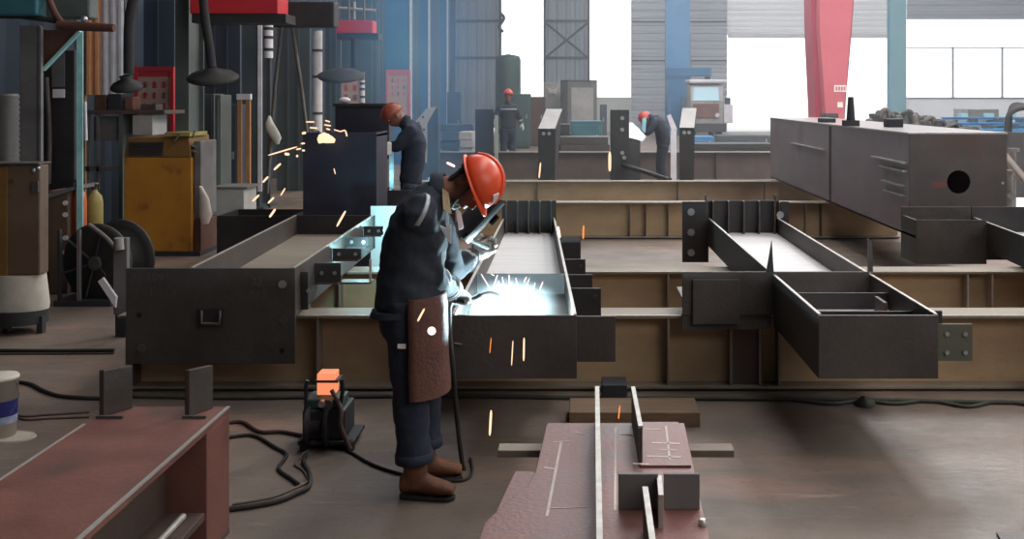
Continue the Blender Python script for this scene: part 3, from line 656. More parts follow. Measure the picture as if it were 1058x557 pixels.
# ================================================================= BUCKET
dK = 5.95; x, z0 = PX(0, dK), .012
t = thing('paint_bucket', 'white plastic bucket with a blue label, cut by the left edge', 'bucket', (x, dK, z0))
MB().lathe((x, dK, z0), [(.001, 0), (.082, 0), (.094, .31), (.099, .31), (.099, .325), (.092, .335), (.001, .335)], 28).build('tub', 'white_plastic', t)
MB().lathe((x, dK, z0), [(.0885, .115), (.0925, .20)], 28).build('label_band', 'label_blue', t)
MB().lathe((x, dK, z0), [(.087, .075), (.089, .114)], 28).build('label_stripe', 'label_pale', t)
MB().tube([(x + .096, dK, z0 + .29), (x + .12, dK - .03, z0 + .22), (x + .1, dK - .08, z0 + .14)], .003, 6, 4).build('handle', 'tarnish', t)
mb = MB(); mb.loft([((x + .02, dK - .02, z), (r, 0, 0), (0, r * .55, 0)) for r, z in ((.19, 0.0), (.185, .010))], 18); mb.jitter(.012, 9); o = mb.build('paper_sheet', 'paper'); tag(o, 'crumpled pale paper on the floor under the white bucket', 'paper')

# ================================================================= LEFT SIDE MACHINES
# -- control cabinet at the left edge
d = 8.5
t = thing('control_cabinet', 'worn brown cabinet with yellow flank at the left edge, on a pale tank', 'cabinet', (PX(20, d), d + .2, 0))
MB().box(PX(-60, d), PX(41, d), d, d + .15, PZ(284, d), PZ(170, d)).build('body', 'paint_brown', t, .012)
MB().box(PX(-40, d), PX(8, d), d - .012, d - .001, PZ(340, d), PZ(172, d)).build('flank_panel', 'paint_yellow_dark', t, .004)
MB().box(PX(-62, d), PX(42, d), d - .03, d + .17, PZ(170, d), PZ(168, d)).build('lid', 'tarnish', t, .004)
MB().loft([(((PX(-14, d) + PX(38, d)) / 2, d + .12, PZ(py, d)), (a, 0, 0), (0, .16, 0)) for py, a in ((322, .23), (316, .235), (285, .205))], 20).build('tank', 'white_plastic', t)
MB().loft([(((PX(-14, d) + PX(38, d)) / 2, d + .12, PZ(py, d)), (a, 0, 0), (0, .2, 0)) for py, a in ((336, .22), (322, .22))], 20).build('tank_base', 'paint_dark', t)
for px in (2, 38): MB().box(PX(px - 3, d), PX(px + 3, d), d + .04, d + .1, 0, PZ(328, d)).build('leg', 'paint_dark', t)
MB().ball(P(35, 176, d - .01), .02).build('latch', 'bolt_zinc', t); MB().ball(P(39.5, 174, d - .01), .016).build('latch', 'bolt_zinc', t)
MB().box(PX(34, d), PX(40.5, d), d - .02, d, PZ(198, d), PZ(187, d)).build('hinge', 'tarnish', t)
MB().lathe(P(12, 187, d - .012), [(.02, 0), (.02, .012)], 10, (0, 1, 0)).build('plug', 'leather', t)
# -- machine column with bracket and rusty arm
d = 9.3
t = thing('machine_column', 'tall grey machine column at far left with a triangular rusty bracket', 'machine column', (PX(32, d), d + .1, 0))
MB().box(PX(20, d), PX(41, d), d, d + .06, 0, PZ(26, d)).build('mast', 'paint_grey', t, .01)
MB().box(PX(41, d), PX(43.5, d), d - .02, d + .02, 0, PZ(28, d)).build('mast_edge', 'paint_grey', t)
MB().poly3([P(44, 31, d + .1), P(82, 31, d + .1), P(44, 70, d + .1)], (0, .03, 0)).build('bracket_plate', 'paint_rust', t)
MB().poly3([P(43, 71, d + .06), P(44.5, 73, d + .06), P(82.5, 33, d + .06), P(81, 31, d + .06)], (0, .05, 0)).build('bracket_brace', 'paint_mint', t)
MB().tube([P(-20, 17, d - .1), P(20, 17, d - .1), P(60, 22, d - .1), P(84, 25, d - .1)], .022, 8, 4).build('cable', 'rubber', t)
MB().tube([P(60, 26, d - .12), P(118, 29, d - .12)], [.045, .035], 10).build('arm', 'paint_rust', t)
MB().tube([P(48, -8, d - .1), P(56, 12, d - .1), P(64, 24, d - .12)], .03, 8, 4).build('arm_hose', 'paint_rust', t)
o = MB().box(PX(-30, 9.1), PX(38, 9.1), 9.1, 9.25, PZ(16, 9.1), 3.4).build('machine_head', 'paint_teal', t, .02)
MB().box(PX(40, d), PX(86, d), d + .12, d + .3, PZ(18, d), 3.0).build('gear_housing', 'paint_locker', t, .02)
MB().ball(P(87, 20, d - .12), .03).build('arm_joint', 'bolt_zinc', t)
# corrugated duct behind it
mb = MB(); mb.lathe((PX(4, 9.9), 9.9, PZ(172, 9.9)), [r for k in range(14) for r in ((.14, k * .05), (.12, k * .05 + .025))], 20); o = mb.build('corrugated_duct', 'paint_grey'); tag(o, 'grey corrugated duct standing at the left edge above the brown cabinet', 'duct'); o.location.z += 0
mb = MB(); mb.box(PX(-30, 10.2), PX(18, 10.2), 10.1, 10.4, 0, PZ(172, 10.2) + .0).build
o = MB().box(PX(-30, 9.7), PX(17, 9.7), 9.72, 10.15, 0, PZ(172, 9.9) - .004).build('machine_plinth', 'paint_dark', None, .01); tag(o, 'dark plinth under the corrugated duct at the left edge', 'plinth')
# -- mint L-profile post
d = 10.2; x0 = PX(79, d)
t = thing('angle_post', 'slim mint green angle post standing at upper left', 'post', (x0, d, 0))
MB().box(x0, PX(85.5, d), d, d + .012, 0, 3.3).build('front_leg', 'paint_mint', t)
MB().box(x0, x0 + .012, d + .012, d + .1, 0, 3.3).build('side_leg', 'paint_light', t)
MB().tube([P(88, 105, d - .01), P(89, 145, d - .01)], .014, 6).build('conduit', 'sheet_white', t)
# -- dark tall cabinet between mast and post
d = 10.8
t = thing('tall_cabinet', 'tall nearly black cabinet between grey mast and mint green post', 'cabinet', (PX(62, d), d + .2, 0))
MB().box(PX(45, d), PX(77, d), d, d + .06, 0, PZ(52, d)).build('body', 'steel_black', t, .01)
MB().box(PX(54, d), PX(67, d), d - .012, d, PZ(90, d), PZ(52, d) - .02).build('grey_panel', 'paint_grey', t)
MB().box(PX(55, d), PX(67, d), d - .014, d, PZ(101, d), PZ(92, d)).build('white_tag', 'sheet_white', t)
MB().tube([P(48, 80, d - .05), P(51, 140, d - .05), P(50, 190, d - .05)], .025, 8, 4).build('conduit', 'tarnish', t)
# -- hose reel / wheel
d = 9.75; c = P(98, 272, d)
t = thing('cable_drum', 'big dark cable drum on a frame left of the yellow cabinet', 'cable drum', (c.x, d, 0))
MB().lathe(c + Vector((0, 0, 0)), [(.02, .0), (.33, 0), (.36, .02), (.36, .05), (.30, .06), (.2, .10), (.2, .30), (.3, .34), (.36, .35), (.36, .38), (.02, .39)], 36, (.25, 1, 0)).build('drum', 'rubber', t)
MB().lathe(c - Vector((.0, .03, 0)), [(.06, 0), (.07, .03), (.07, .06)], 16, (.25, 1, 0)).build('hub', 'tarnish', t)
for k in range(6):
    a = k * PI / 3 + .3; MB().tube([c + Vector((math.cos(a) * .07, -.015, math.sin(a) * .07)), c + Vector((math.cos(a) * .31, -.03 , math.sin(a) * .31))], .012, 6).build('spoke', 'paint_dark', t)
for px in (66, 86): MB().box(PX(px - 1.4, d), PX(px + 1.4, d), d - .1, d - .06, 0, PZ(236, d)).build('stand_post', 'paint_grey' if px == 86 else 'paint_dark', t)
MB().box(PX(62, d), PX(120, d), d - .12, d + .5, 0, .05).build('stand_base', 'paint_dark', t)
MB().tube([P(92, 232, d - .1), P(110, 246, d - .1), P(120, 258, d - .1)], .02, 8, 4).build('lead', 'hose_pale', t)
# rest of machine by the drum
d = 10.25
t = thing('welding_rectifier', 'low brownish machine with white dials left of the cable drum', 'machine', (PX(62, d), d + .15, 0))
MB().box(PX(50, d), PX(70, d), d, d + .3, 0, PZ(197, d)).build('body', 'paint_brown', t, .01)
for py in (210, 222, 246, 261): MB().lathe(P(67, py, d - .012), [(.024, 0), (.024, .012)], 10, (0, 1, 0)).build('dial', 'sheet_white', t)
o = MB().poly3([P(49, 205, d - .03), P(78, 196, d - .03), P(78, 192, d - .03), P(49, 200, d - .03)], (0, .4, 0)).build('top_tray', 'paint_grey', t)
# gas cylinders
def cyl_thing(label, px0, px1, py0, d, m):
    r = (px1 - px0) * d / FOC / 2; x = PX((px0 + px1) / 2, d); h = PZ(py0, d)
    t = thing('gas_cylinder', label, 'gas cylinder', (x, d, 0))
    MB().lathe((x, d, 0), [(.001, .005), (r, .005), (r, h - .16), (r * .85, h - .09), (r * .4, h - .05), (r * .35, h - .03)], 20).build('shell', m, t)
    MB().lathe((x, d, h - .03), [(.03, 0), (.03, .05), (.045, .05), (.045, .07), (.001, .075)], 10).build('valve', 'tarnish', t)
cyl_thing('orange gas cylinder behind the cable drum', 73, 89, 190, 10.4, 'paint_orange')
cyl_thing('olive yellow gas cylinder just right of the orange one', 89, 106, 193, 10.7, 'paint_olive')
# pale bent scoop
o = MB().poly3([P(101, 290, 8.9), P(106, 287, 8.9), P(121, 307, 8.9), P(115, 311, 8.9)], (0, .03, 0)).build
t = thing('steel_bracket_stand', 'pinkish grey upright bracket left of the left trough', 'bracket', (PX(122, 8.4), 8.4, 0))
MB().box(PX(117, 8.4), PX(131, 8.4), 8.4, 8.46, PZ(325, 8.4), PZ(246, 8.4)).build('upright', 'paint_grey', t, .004)
MB().box(PX(119, 8.4), PX(130, 8.4), 8.4, 8.5, 0, PZ(325, 8.4)).build('foot', 'paint_dark', t)
MB().poly3([P(101, 291, 8.35), P(106, 287, 8.35), P(120, 307, 8.35), P(119, 318, 8.35)], (0, .03, 0)).build('tongue', 'sheet_white', t)
MB().tube([P(123, 246, 8.38), P(124, 258, 8.38)], .035, 8).build('pin', 'paint_light', t)

# -- yellow cabinet
d = 12.7
t = thing('yellow_cabinet', 'large orange yellow steel cabinet behind the left trough', 'cabinet', (PX(165, d), d + .3, 0))
MB().box(PX(128, d), PX(198, d), d, d + .75, .05, PZ(163, d)).build('body', 'paint_yellow', t, .012)
MB().poly3([P(128, 163, d), P(197, 163, d), P(195, 141, d + .05), P(131, 142, d + .05)], (0, .7, 0)).build('control_hood', 'paint_yellow_dark', t, .008)
g = MB()
for k in range(5): g.box(PX(133, d), PX(168, d), d - .004 + .008 * k / 5, d + .03, PZ(160 - k * 3, d) - .012, PZ(160 - k * 3, d) + .012)
g.build('vent_grille', 'paint_dark', t)
MB().box(PX(170, d), PX(196, d), d + .0, d + .6, PZ(141, d), PZ(137, d)).build('top_tray', 'paint_olive', t)
MB().box(PX(198.5, d), PX(206, d), d + .05, d + .6, PZ(225, d), PZ(146, d)).build('side_box', 'paint_grey', t, .01)
MB().box(PX(199, d), PX(206, d), d + .05, d + .6, .05, PZ(228, d)).build('side_leg', 'leather', t)
MB().box(PX(127, d), PX(207, d), d - .01, d + .76, 0, .05).build('plinth', 'paint_dark', t)
for (a, b, c_, e) in ((180, 146, 186, 138), (197, 150, 204, 153), (197, 155, 204, 158), (199, 143, 201, 135)): MB().tube([P(a, b, d - .03), P(c_, e, d - .03)], .012, 6).build('cable_stub', 'hose_pale', t)
mb = MB(); mb.loft([((PX(px, 12.6), 12.62, PZ(py, 12.6)), (a, 0, 0), (0, .035, 0)) for px, py, a in ((211, 231, .045), (212, 222, .085), (210, 205, .06), (208, 193, .02))], 14); mb.jitter(.02, 8); o = mb.build('cloth_rag', 'cloth_white'); tag(o, 'pale rag hanging beside the right flank of the yellow cabinet', 'rag')
# -- light box & low dark box
d = 15.5
t = thing('steel_crate', 'light grey box standing right of the hanging rag', 'box', (PX(236, d), d + .3, 0))
MB().box(PX(219, d), PX(252, d), d, d + .6, PZ(226, d) * 1.0, PZ(195, d)).build('body', 'paint_light', t, .01)
MB().box(PX(217, d), PX(256, d), d - .02, d + .62, PZ(195, d), PZ(193, d)).build('lid', 'paint_grey', t, .004)
MB().box(PX(220, d), PX(250, d), d + .05, d + .55, 0, PZ(226, d)).build('pallet', 'paint_dark', t)
d = 12.0
t = thing('steel_crate', 'low dark steel box behind the left trough, below the light grey box', 'box', (PX(265, d), d + .3, 0))
MB().box(PX(224, d), PX(304, d), d, d + .02, .06, PZ(223, d)).build('front', 'steel_black', t)
MB().box(PX(224, d), PX(304, d), d + .7, d + .72, .06, PZ(223, d)).build('back', 'steel_black', t)
for px in (224, 302): MB().box(PX(px, d), PX(px, d) + .02, d + .02, d + .7, .06, PZ(223, d)).build('side', 'steel_black', t)
MB().box(PX(224, d), PX(304, d), d, d + .72, 0, .06).build('base', 'steel_black', t)

# -- orange white curtain sheet and workbench
mb = MB(); corrug(mb, PX(87, 14.5), PX(104, 14.5), 14.5, PZ(98, 14.5), 4.2, .11, .05, False); mb.box(PX(87, 14.5), PX(88, 14.5), 14.5, 14.55, 0, 4.2); o = mb.build('hanging_sheet', 'sheet_orange'); tag(o, 'orange plastic sheet hanging at upper left', 'curtain sheet')
mb = MB(); corrug(mb, PX(104.5, 14.5), PX(128, 14.5), 14.5, PZ(98, 14.5), 4.2, .11, .05, False); mb.box(PX(127, 14.5), PX(128, 14.5), 14.5, 14.55, 0, 4.2); o = mb.build('hanging_sheet', 'sheet_white'); tag(o, 'pale lilac plastic sheet hanging right of the orange one', 'curtain sheet')
d = 13.7
t = thing('workbench', 'cluttered dark workbench left of the yellow cabinet', 'workbench', (PX(125, d), d + .3, 0))
MB().box(PX(86, d), PX(170, d), d, d + .7, PZ(118, d), PZ(114, d)).build('top', 'steel_brown', t, .004)
for px in (90, 100): MB().box(PX(px - 1.3, d), PX(px + 1.3, d), d + .02, d + .06, 0, PZ(118, d)).build('leg', 'paint_grey', t)
for px in (126,): MB().box(PX(px - 4, d), PX(px, d), d + .02, d + .5, 0, PZ(118, d)).build('leg', 'paint_locker', t)
MB().box(PX(86, d), PX(122, d), d + .02, d + .06, PZ(177, d), PZ(172, d)).build('cross_rail', 'paint_grey', t)
o = MB().box(PX(93, d), PX(120, d), d + .1, d + .5, PZ(146, d), PZ(121, d)).build('drawer_box', 'paint_grey', t, .008)
MB().box(PX(136, d), PX(157, d), d + .02, d + .5, PZ(140, d), PZ(119, d)).build('drawer_box', 'paint_light', t, .008)
for (nm, lab, a, b, c_, m) in (('storage_box', 'small grey box on the workbench under the lilac sheet', 106, 120, 97, 'paint_dark'), ('storage_box', 'pinkish box on the workbench beside the fume dish', 124, 132, 100, 'steel_red'), ('storage_box', 'dull orange box at the left end of the workbench', 92, 104, 98, 'paint_rust'), ('storage_box', 'flat tin at the right end of the workbench', 140, 156, 108, 'tarnish')):
    q = MB().box(PX(a, d), PX(b, d), d + .15, d + .4, PZ(114, d) + .001, PZ(c_, d)).build(nm, m, None, .006); tag(q, lab, 'box')
# -- fume hoods
def fume(label, path, d, c, rx, m='rubber'):
    t = thing('fume_hood', label, 'fume hood', P(c[0], c[1], d))
    MB().tube([P(a, b, d) for a, b in path], .055, 12, 5).build('duct_hose', m, t)
    r = rx * d / FOC
    MB().lathe(P(c[0], c[1], d) - Vector((0, 0, .02)), [(r * .96, .0), (r, .02), (r * .85, .06), (r * .3, .11), (.07, .14), (.001, .14)], 32, (.04, -.32, 1)).build('hood', m, t)
    return t
fume('dark fume dish hanging below the big red crane box', [(209, -12), (212, 20), (216, 45), (219, 70)], 13.2, (220, 80), 26)
fume('dim fume dish hanging above the workbench at upper left', [(140, -12), (134, 20), (133, 50), (133, 76)], 11.6, (131, 90), 16)
fume('flat fume dish hanging in front of the dim red notice board', [(366, 40), (366, 60), (366, 70)], 19, (352, 78), 24)

# -- notice boards
def board(label, px0, px1, py0, py1, d, frame, head):
    x0, x1, z0, z1 = PX(px0, d), PX(px1, d), PZ(py1, d), PZ(py0, d)
    t = thing('notice_board', label, 'notice board', ((x0 + x1) / 2, d + .05, 0)); w = x1 - x0; b = w * .09
    MB().box(x0 + b, x1 - b, d, d + .02, z0 + b, z1 - b).build('sheet', 'board_paper', t)
    for q in ((x0, x0 + b, z0, z1), (x1 - b, x1, z0, z1), (x0 + b, x1 - b, z1 - b, z1), (x0 + b, x1 - b, z0, z0 + b)):
        MB().box(q[0], q[1], d - .03, d + .03, q[2], q[3]).build('frame_rail', frame, t)
    for xx in (x0, x1 - .06): MB().box(xx, xx + .06, d + .03, d + .08, 0, z1).build('leg', 'paint_grey', t)
    MB().box(x0 + b, x1 - b, d - .006, d, z1 - b - w * .16, z1 - b - .01).build('heading_bar', head, t)
    random.seed(int(px0))
    for r in range(3):                                # illegible blocks of red printing
        for c in range(3):
            zc = z1 - b - w * (.36 + .27 * r); xc = x0 + w * (.27 + .24 * c)
            if zc - .06 < z0 + b: continue
            g = MB()
            for k in range(4):
                g.box(xc - w * .07, xc + w * (.02 + .05 * random.random()), d - .004, d, zc + (k - 2) * w * .04, zc + (k - 2) * w * .04 + w * .02)
            g.box(xc - w * .02, xc + w * .01, d - .004, d, zc - w * .08, zc + w * .08)
            g.build('printed_sign', head if (r + c) % 3 else 'steel_red', t)
    return t
board('red framed notice board above the yellow cabinet', 139, 180, 69, 141, 16, 'paint_red', 'paint_red')
board('dim red notice board behind the flat fume dish', 339, 376, 74, 140, 23, 'steel_red', 'paint_red')
board('pale pink notice board behind the bending worker', 399, 424, 72, 128, 29, 'paint_pink', 'paint_pink')

# -- lockers, planks, struts
def locker(label, px0, px1, py0, py1, d, m, door, ft=None):
    x0, x1, z1 = PX(px0, d), PX(px1, d), PZ(py0, d)
    t = thing('steel_locker', label, 'locker', ((x0 + x1) / 2, d + .25, 0))
    MB().box(x0, x1, d, d + .5, 0, z1).build('body', m, t, .01)
    f = MB().box(x0 + .03, x1 - .03, d - .015, d, .1, z1 - .05).build('door', door, t, .004)
    MB().box(x1 - .09, x1 - .06, d - .04, d - .015, z1 * .5, z1 * .5 + .12).build('handle', 'bolt_zinc', f)
locker('grey green locker behind the yellow cabinet', 196, 221, 97, 200, 16.6, 'paint_slate', 'paint_slate')
locker('slim pale grey locker right of the grey green one', 222, 228, 98, 196, 16.0, 'paint_locker', 'paint_locker')
locker('dark blue locker behind the orange plank frame', 229, 246, 108, 200, 17.3, 'paint_navy', 'paint_navy')
locker('dark cabinet beside the grey sliding door leaf, under a white lamp tube', 462, 476, 95, 140, 34, 'paint_navy', 'paint_navy')
d = 16.35; x0 = PX(245, d)
t = thing('plank_frame', 'tall narrow orange wooden frame leaning near the sparks', 'wooden frame', (x0 + .1, d, 0))
for px in (245, 254): MB().box(PX(px, d), PX(px + 4.2, d), d, d + .06, 0, PZ(100, d)).build('stile', 'wood_orange', t, .004)
MB().box(PX(244.5, d), PX(259, d), d - .01, d + .07, PZ(103, d), PZ(97, d)).build('cap_rail', 'sheet_white', t, .004)
MB().box(PX(249.2, d), PX(254, d), d + .01, d + .05, .3, .38).build('rung', 'wood_orange', t)
d = 15.2
t = thing('strut_frame', 'two thin grey struts of a tall A-frame under the red crane', 'A-frame', (PX(298, d), d, 0))
MB().tube([P(292, 20, d), P(284, 90, d), P(276, 200, d - .3)], .03, 6).build('strut', 'tarnish', t)
MB().tube([P(301, 20, d), P(312, 95, d), P(320, 160, d - .3)], .03, 6).build('strut', 'tarnish', t)
MB().box(PX(283, d), PX(346, d), d - .05, d + .25, PZ(28, d), PZ(2, d)).build('head_block', 'steel_black', t, .02)
# pale tubes standing in for daylight through gaps in the wall
for (lab, a, b, y0, y1, d) in (('pale tube for daylight through a wall gap left of the slate panel, upper left', 199, 207, 18, 95, 18.5), ('pale ragged tube for daylight through a wall gap right of the A-frame struts', 323, 333, 32, 140, 20.5), ('short pale tube for wall gap daylight between the struts and slate column', 273, 282, 24, 60, 18.2), ('white upright tube right of the dim red notice board', 372, 377, 83, 106, 22)):
    x = PX((a + b) / 2, d); r = (b - a) * d / FOC / 2
    t = thing('gap_light_tube', lab, 'duct', (x, d, 0))
    MB().lathe((x, d, PZ(y1, d)), [(r, 0), (r, PZ(y0, d) - PZ(y1, d))], 14).build('tube', 'sheet_white', t)
    zz = PZ(y1, d)
    for k in (.2, .55, .8):
        MB().lathe((x, d, zz + (PZ(y0, d) - zz) * k), [(r * 1.06, 0), (r * 1.06, .05)], 14).build('clip_band', 'paint_dark', t)
    MB().box(x - .03, x + .03, d - .02, d + .02, 0, zz).build('stand_post', 'paint_dark', t)
# slate panels against the wall
for (lab, a, b, y0, y1, d) in (('slate sheet panel behind the hanging fume hood', 208, 248, 18, 110, 19.5), ('dark slate panel between the A-frame struts', 286, 320, 28, 130, 21.5), ('dark slate panel left of the red notice board at upper left', 129, 180, 0, 75, 17.5), ('dark slate panel behind the red crane boxes', 336, 352, 20, 140, 22.5)):
    q = MB(); q.box(PX(a, d), PX(b, d), d, d + .08, 0, PZ(y0, d))
    for px in (a + (b - a) * .33, a + (b - a) * .66): q.box(PX(px, d) - .02, PX(px, d) + .02, d - .03, d, 0, PZ(y0, d))
    o = q.build('wall_panel', 'paint_navy' if d < 20 else 'paint_slate'); tag(o, lab, 'panel')
# -- red crane boxes
def crane(label, px0, px1, py0, py1, d, depth):
    x0, x1, z0, z1 = PX(px0, d), PX(px1, d), PZ(py1, d), PZ(py0, d)
    t = thing('crane_box', label, 'crane box', ((x0 + x1) / 2, d, z0))
    MB().box(x0, x1, d, d + depth, z0, z1).build('body', 'paint_red', t, .01)
    MB().box(x0 + .02, x1 + .1, d + .02, d + depth, z0 - .12, z0 - .002).build('under_plate', 'steel_black', t)
    for xx in (x0 + .2, x1 - .2): MB().tube([(xx, d + depth / 2, z1), (xx, d + depth / 2, 10.98)], .025, 6).build('hanger', 'paint_grey', t)
crane('big red box hanging at the top above the fume hood', 196, 287, -30, 14, 14.0, .5)
crane('smaller red box hanging at the top, right of the struts', 347, 385, 21, 34, 20.0, .4)
d = 21
t = thing('pipe_rail', 'thin grey pipe rail above the smaller red box', 'pipe', (PX(365, d), d, PZ(9, d)))
MB().tube([P(345, 8, d), P(388, 11, d)], .03, 8).build('rail', 'paint_light', t); MB().tube([P(366, 2, d), P(366, 20, d)], .03, 8).build('drop_pipe', 'paint_light', t)
# ================================================================= MIDDLE DISTANCE, LEFT
# dark box being ground and its neighbours
d = 10.6
t = thing('box_beam', 'dark navy box standing beyond the left trough, sparks flying off its top', 'box beam', (PX(350, d), d + .6, 0))
a, b, zt = PX(313, d), PX(389, d), PZ(137, d)
MB().box(a, b, d, d + .02, .50, zt).build('end_plate', 'steel_navy', t, .003)
MB().box(a, a + .02, d + .02, d + .6, .50, zt).build('side_plate', 'steel_navy', t); MB().box(b - .02, b, d + .02, d + .6, .50, zt).build('side_plate', 'steel_navy', t)
MB().box(a, b, d + .02, d + .6, zt - .04, zt - .02).build('top_plate', 'steel_navy', t)
MB().box(a + .05, b - .05, d + .1, d + .5, 0, .50).build('support_block', 'steel_navy', t)
d = 13.4
t = thing('box_beam', 'second dark box behind the navy one, in front of the bending worker', 'box beam', (PX(372, d), d + .5, 0))
MB().box(PX(346, d), PX(402, d), d, d + .35, .5, PZ(110, d)).build('body', 'steel_navy', t, .01)
MB().box(PX(346, d) - .02, PX(402, d) + .02, d - .02, d + .37, PZ(110, d), PZ(107, d)).build('lid_plate', 'steel_black', t)
MB().box(PX(352, d), PX(398, d), d + .05, d + .3, 0, .5).build('support_block', 'steel_black', t)
o = MB().ball((PX(356, 13.6), 13.6, PZ(107, 13.4) + .04), .075, .05, .04).build('lamp_cap', 'sheet_white'); tag(o, 'small white cap lying on the second dark box', 'cap')
d = 12.1
t = thing('steel_crate', 'small grey steel box on blocks left of the bending worker legs', 'box', (PX(396, d), d, 0))
MB().box(PX(388, d), PX(408, d), d - .5, d - .2, PZ(161, d - .5), PZ(148, d - .5)).build('body', 'paint_light', t, .01)
MB().box(PX(388, d), PX(406, d), d - .5, d - .2, PZ(196, d - .5), PZ(166, d - .5)).build('lower_body', 'paint_grey', t, .01)
MB().box(PX(389, d), PX(404, d), d - .45, d - .25, 0, PZ(196, d - .5)).build('support_block', 'steel_black', t)
# dark plate the bending worker leans over
o = MB().box(PX(394, 12.0), PX(470, 12.0), 12.02, 12.1, 0, PZ(197, 12.0)); o = o.build('steel_plate', 'steel_black'); tag(o, 'dark upright plate behind the welder back, in front of the bending worker', 'steel plate')

# perforated slanted brackets far back
def slant(label, px, w, ytop, ymid, ybot, d, run, m='paint_light', holes=2):
    x0, x1 = PX(px, d), PX(px + w, d); zt, zm, zb = PZ(ytop, d), PZ(ymid, d), PZ(ybot, d)
    t = thing('slanted_bracket', label, 'steel bracket', ((x0 + x1) / 2, d, 0))
    MB().box(x0, x1, d, d + .05, 0 if zb < .7 else 0, zm).build('front_plate', 'steel_black', t)
    sl = MB().poly3([(x0, d, zm), (x1, d, zm), (x1 + .12 * w / 16, d + run, zt), (x0 + .12 * w / 16, d + run, zt)], (0, 0, -.03)).build('sloping_plate', m, t)
    MB().poly3([(x1 - .02, d + .051, 0), (x1 - .02, d + run, 0), (x1 + .1 * w / 16, d + run, zt), (x1, d + .051, zm)], (.02, 0, 0)).build('side_plate', 'steel_black', t)
    for k in range(holes):
        xx = x0 + (x1 - x0) * (k + 1) / (holes + 1)
        MB().lathe((xx, d - .012, zm - .09), [(.035, 0), (.035, .012)], 8, (0, 1, 0)).build('bolt', 'bolt_zinc', t)
    return t
slant('slanted bracket with pale sloping face, right of the far standing worker', 556, 17, 113, 133, 165, 19.6, .7)
slant('slanted bracket with pale sloping face, below the blue column', 702, 15, 112, 132, 160, 19.6, .6)
d = 23
t = thing('slanted_bracket', 'pale perforated bracket right of the bending worker', 'steel bracket', (PX(440, d), d, 0))
MB().poly3([P(427, 128, d), P(441, 112, d), P(451, 110, d), P(441, 128, d), P(441, 168, d), P(427, 168, d)], (0, .05, 0)).build('perforated_face', 'paint_light', t)
MB().box(PX(441, d), PX(452, d), d + .06, d + .5, 0, PZ(112, d)).build('side_plate', 'steel_black', t)
for (px, py) in ((433, 127), (437, 121), (434, 138), (438, 134), (433, 150), (438, 148)): MB().lathe(P(px, py, d - .006), [(.028, 0), (.028, .006)], 8, (0, 1, 0)).build('bolt_hole', 'hole_dark', t)
MB().box(PX(428, d), PX(440, d), d + .06, d + .4, 0, PZ(168, d)).build('foot', 'steel_black', t)
# plain upright stubs with bolt holes
def stub(label, px0, px1, py0, py1, d, holes):
    t = thing('upright_stub', label, 'steel stub', (PX((px0 + px1) / 2, d), d, 0))
    MB().box(PX(px0, d), PX(px1, d), d, d + .03, 0, PZ(py0, d)).build('front_plate', 'steel_black', t, .004)
    MB().box(PX((px0 + px1) / 2, d) - .02, PX((px0 + px1) / 2, d) + .02, d + .03, d + .4, 0, PZ(py0, d)).build('web', 'steel_black', t)
    for (hx, hy) in holes: MB().lathe(P(hx, hy, d - .02), [(.04, 0), (.04, .02)], 8, (0, 1, 0)).build('bolt', 'bolt_zinc', t)
stub('black upright stub with two bright bolts, left of the crouching worker', 630.5, 650, 113.5, 165, 20.5, [(643, 122), (643, 134), (643, 158), (645, 163)])
stub('black upright stub left of the far standing worker', 491, 510, 113, 155, 21, [])
o = MB().box(PX(511, 21.4), PX(514.5, 21.4), 21.4, 21.46, 0, PZ(119, 21.4)).build('bright_bar', 'bare_edge'); tag(o, 'thin bright upright bar at the feet of the far standing worker', 'steel bar')

# ================================================================= FAR BACKGROUND
d = 46
t = thing('storage_tank', 'tall dark green cylindrical tank beside the grey sliding door leaf', 'tank', (PX(525, d), d, 0))
r = 13 * d / FOC
MB().lathe((PX(525, d), d, .3), [(r * .9, 0), (r, .05), (r, PZ(62, d) - .3), (r * .9, PZ(58, d) - .3), (.05, PZ(56, d) - .3)], 28).build('shell', 'paint_green', t)
for k in range(4):
    a = k * PI / 2 + .8; MB().cyl((PX(525, d) + r * .8 * math.cos(a), d + r * .8 * math.sin(a), 0), (PX(525, d) + r * .8 * math.cos(a), d + r * .8 * math.sin(a), .34), .06, None, 8).build('leg', 'paint_dark', t)
MB().lathe((PX(525, d), d, 2.2), [(r + .01, 0), (r + .02, .04), (r + .01, .08)], 28).build('band', 'paint_slate', t)
def crate(name, label, cat, px0, px1, py0, d, depth, m, kind='box', py1=None):
    x0, x1, z1 = PX(px0, d), PX(px1, d), PZ(py0, d); z0 = 0
    t = thing(name, label, cat, ((x0 + x1) / 2, d + depth / 2, 0))
    if kind == 'oct':
        c = min((x1 - x0) * .2, depth * .3)
        pts = [(x0 + c, d), (x1 - c, d), (x1, d + c), (x1, d + depth - c), (x1 - c, d + depth), (x0 + c, d + depth), (x0, d + depth - c), (x0, d + c)]
        MB().poly3([(a, b, .08) for a, b in pts], (0, 0, z1 - .08)).build('body', m, t, .02)
        MB().poly3([(a * 1.0, b, z1 + .002) for a, b in pts], (0, 0, .08)).build('lid', 'paint_slate', t)
        MB().box((x0 + x1) / 2 - c, (x0 + x1) / 2 + c * 2, d - .02, d, .3, z1 - .2).build('panel', 'paint_light', t)
    else:
        MB().box(x0, x1, d, d + depth, .08, z1).build('body', m, t, .02)
        MB().box(x0 + .06, x1 - .06, d - .02, d, .2, z1 - .12).build('door', m, t, .01)
        MB().box(x1 - .16, x1 - .12, d - .05, d - .02, z1 * .55, z1 * .55 + .16).build('handle', 'bolt_zinc', t)
    MB().box(x0 + .05, x1 - .05, d + .05, d + depth - .05, 0, .08).build('plinth', 'paint_dark', t)
    return t
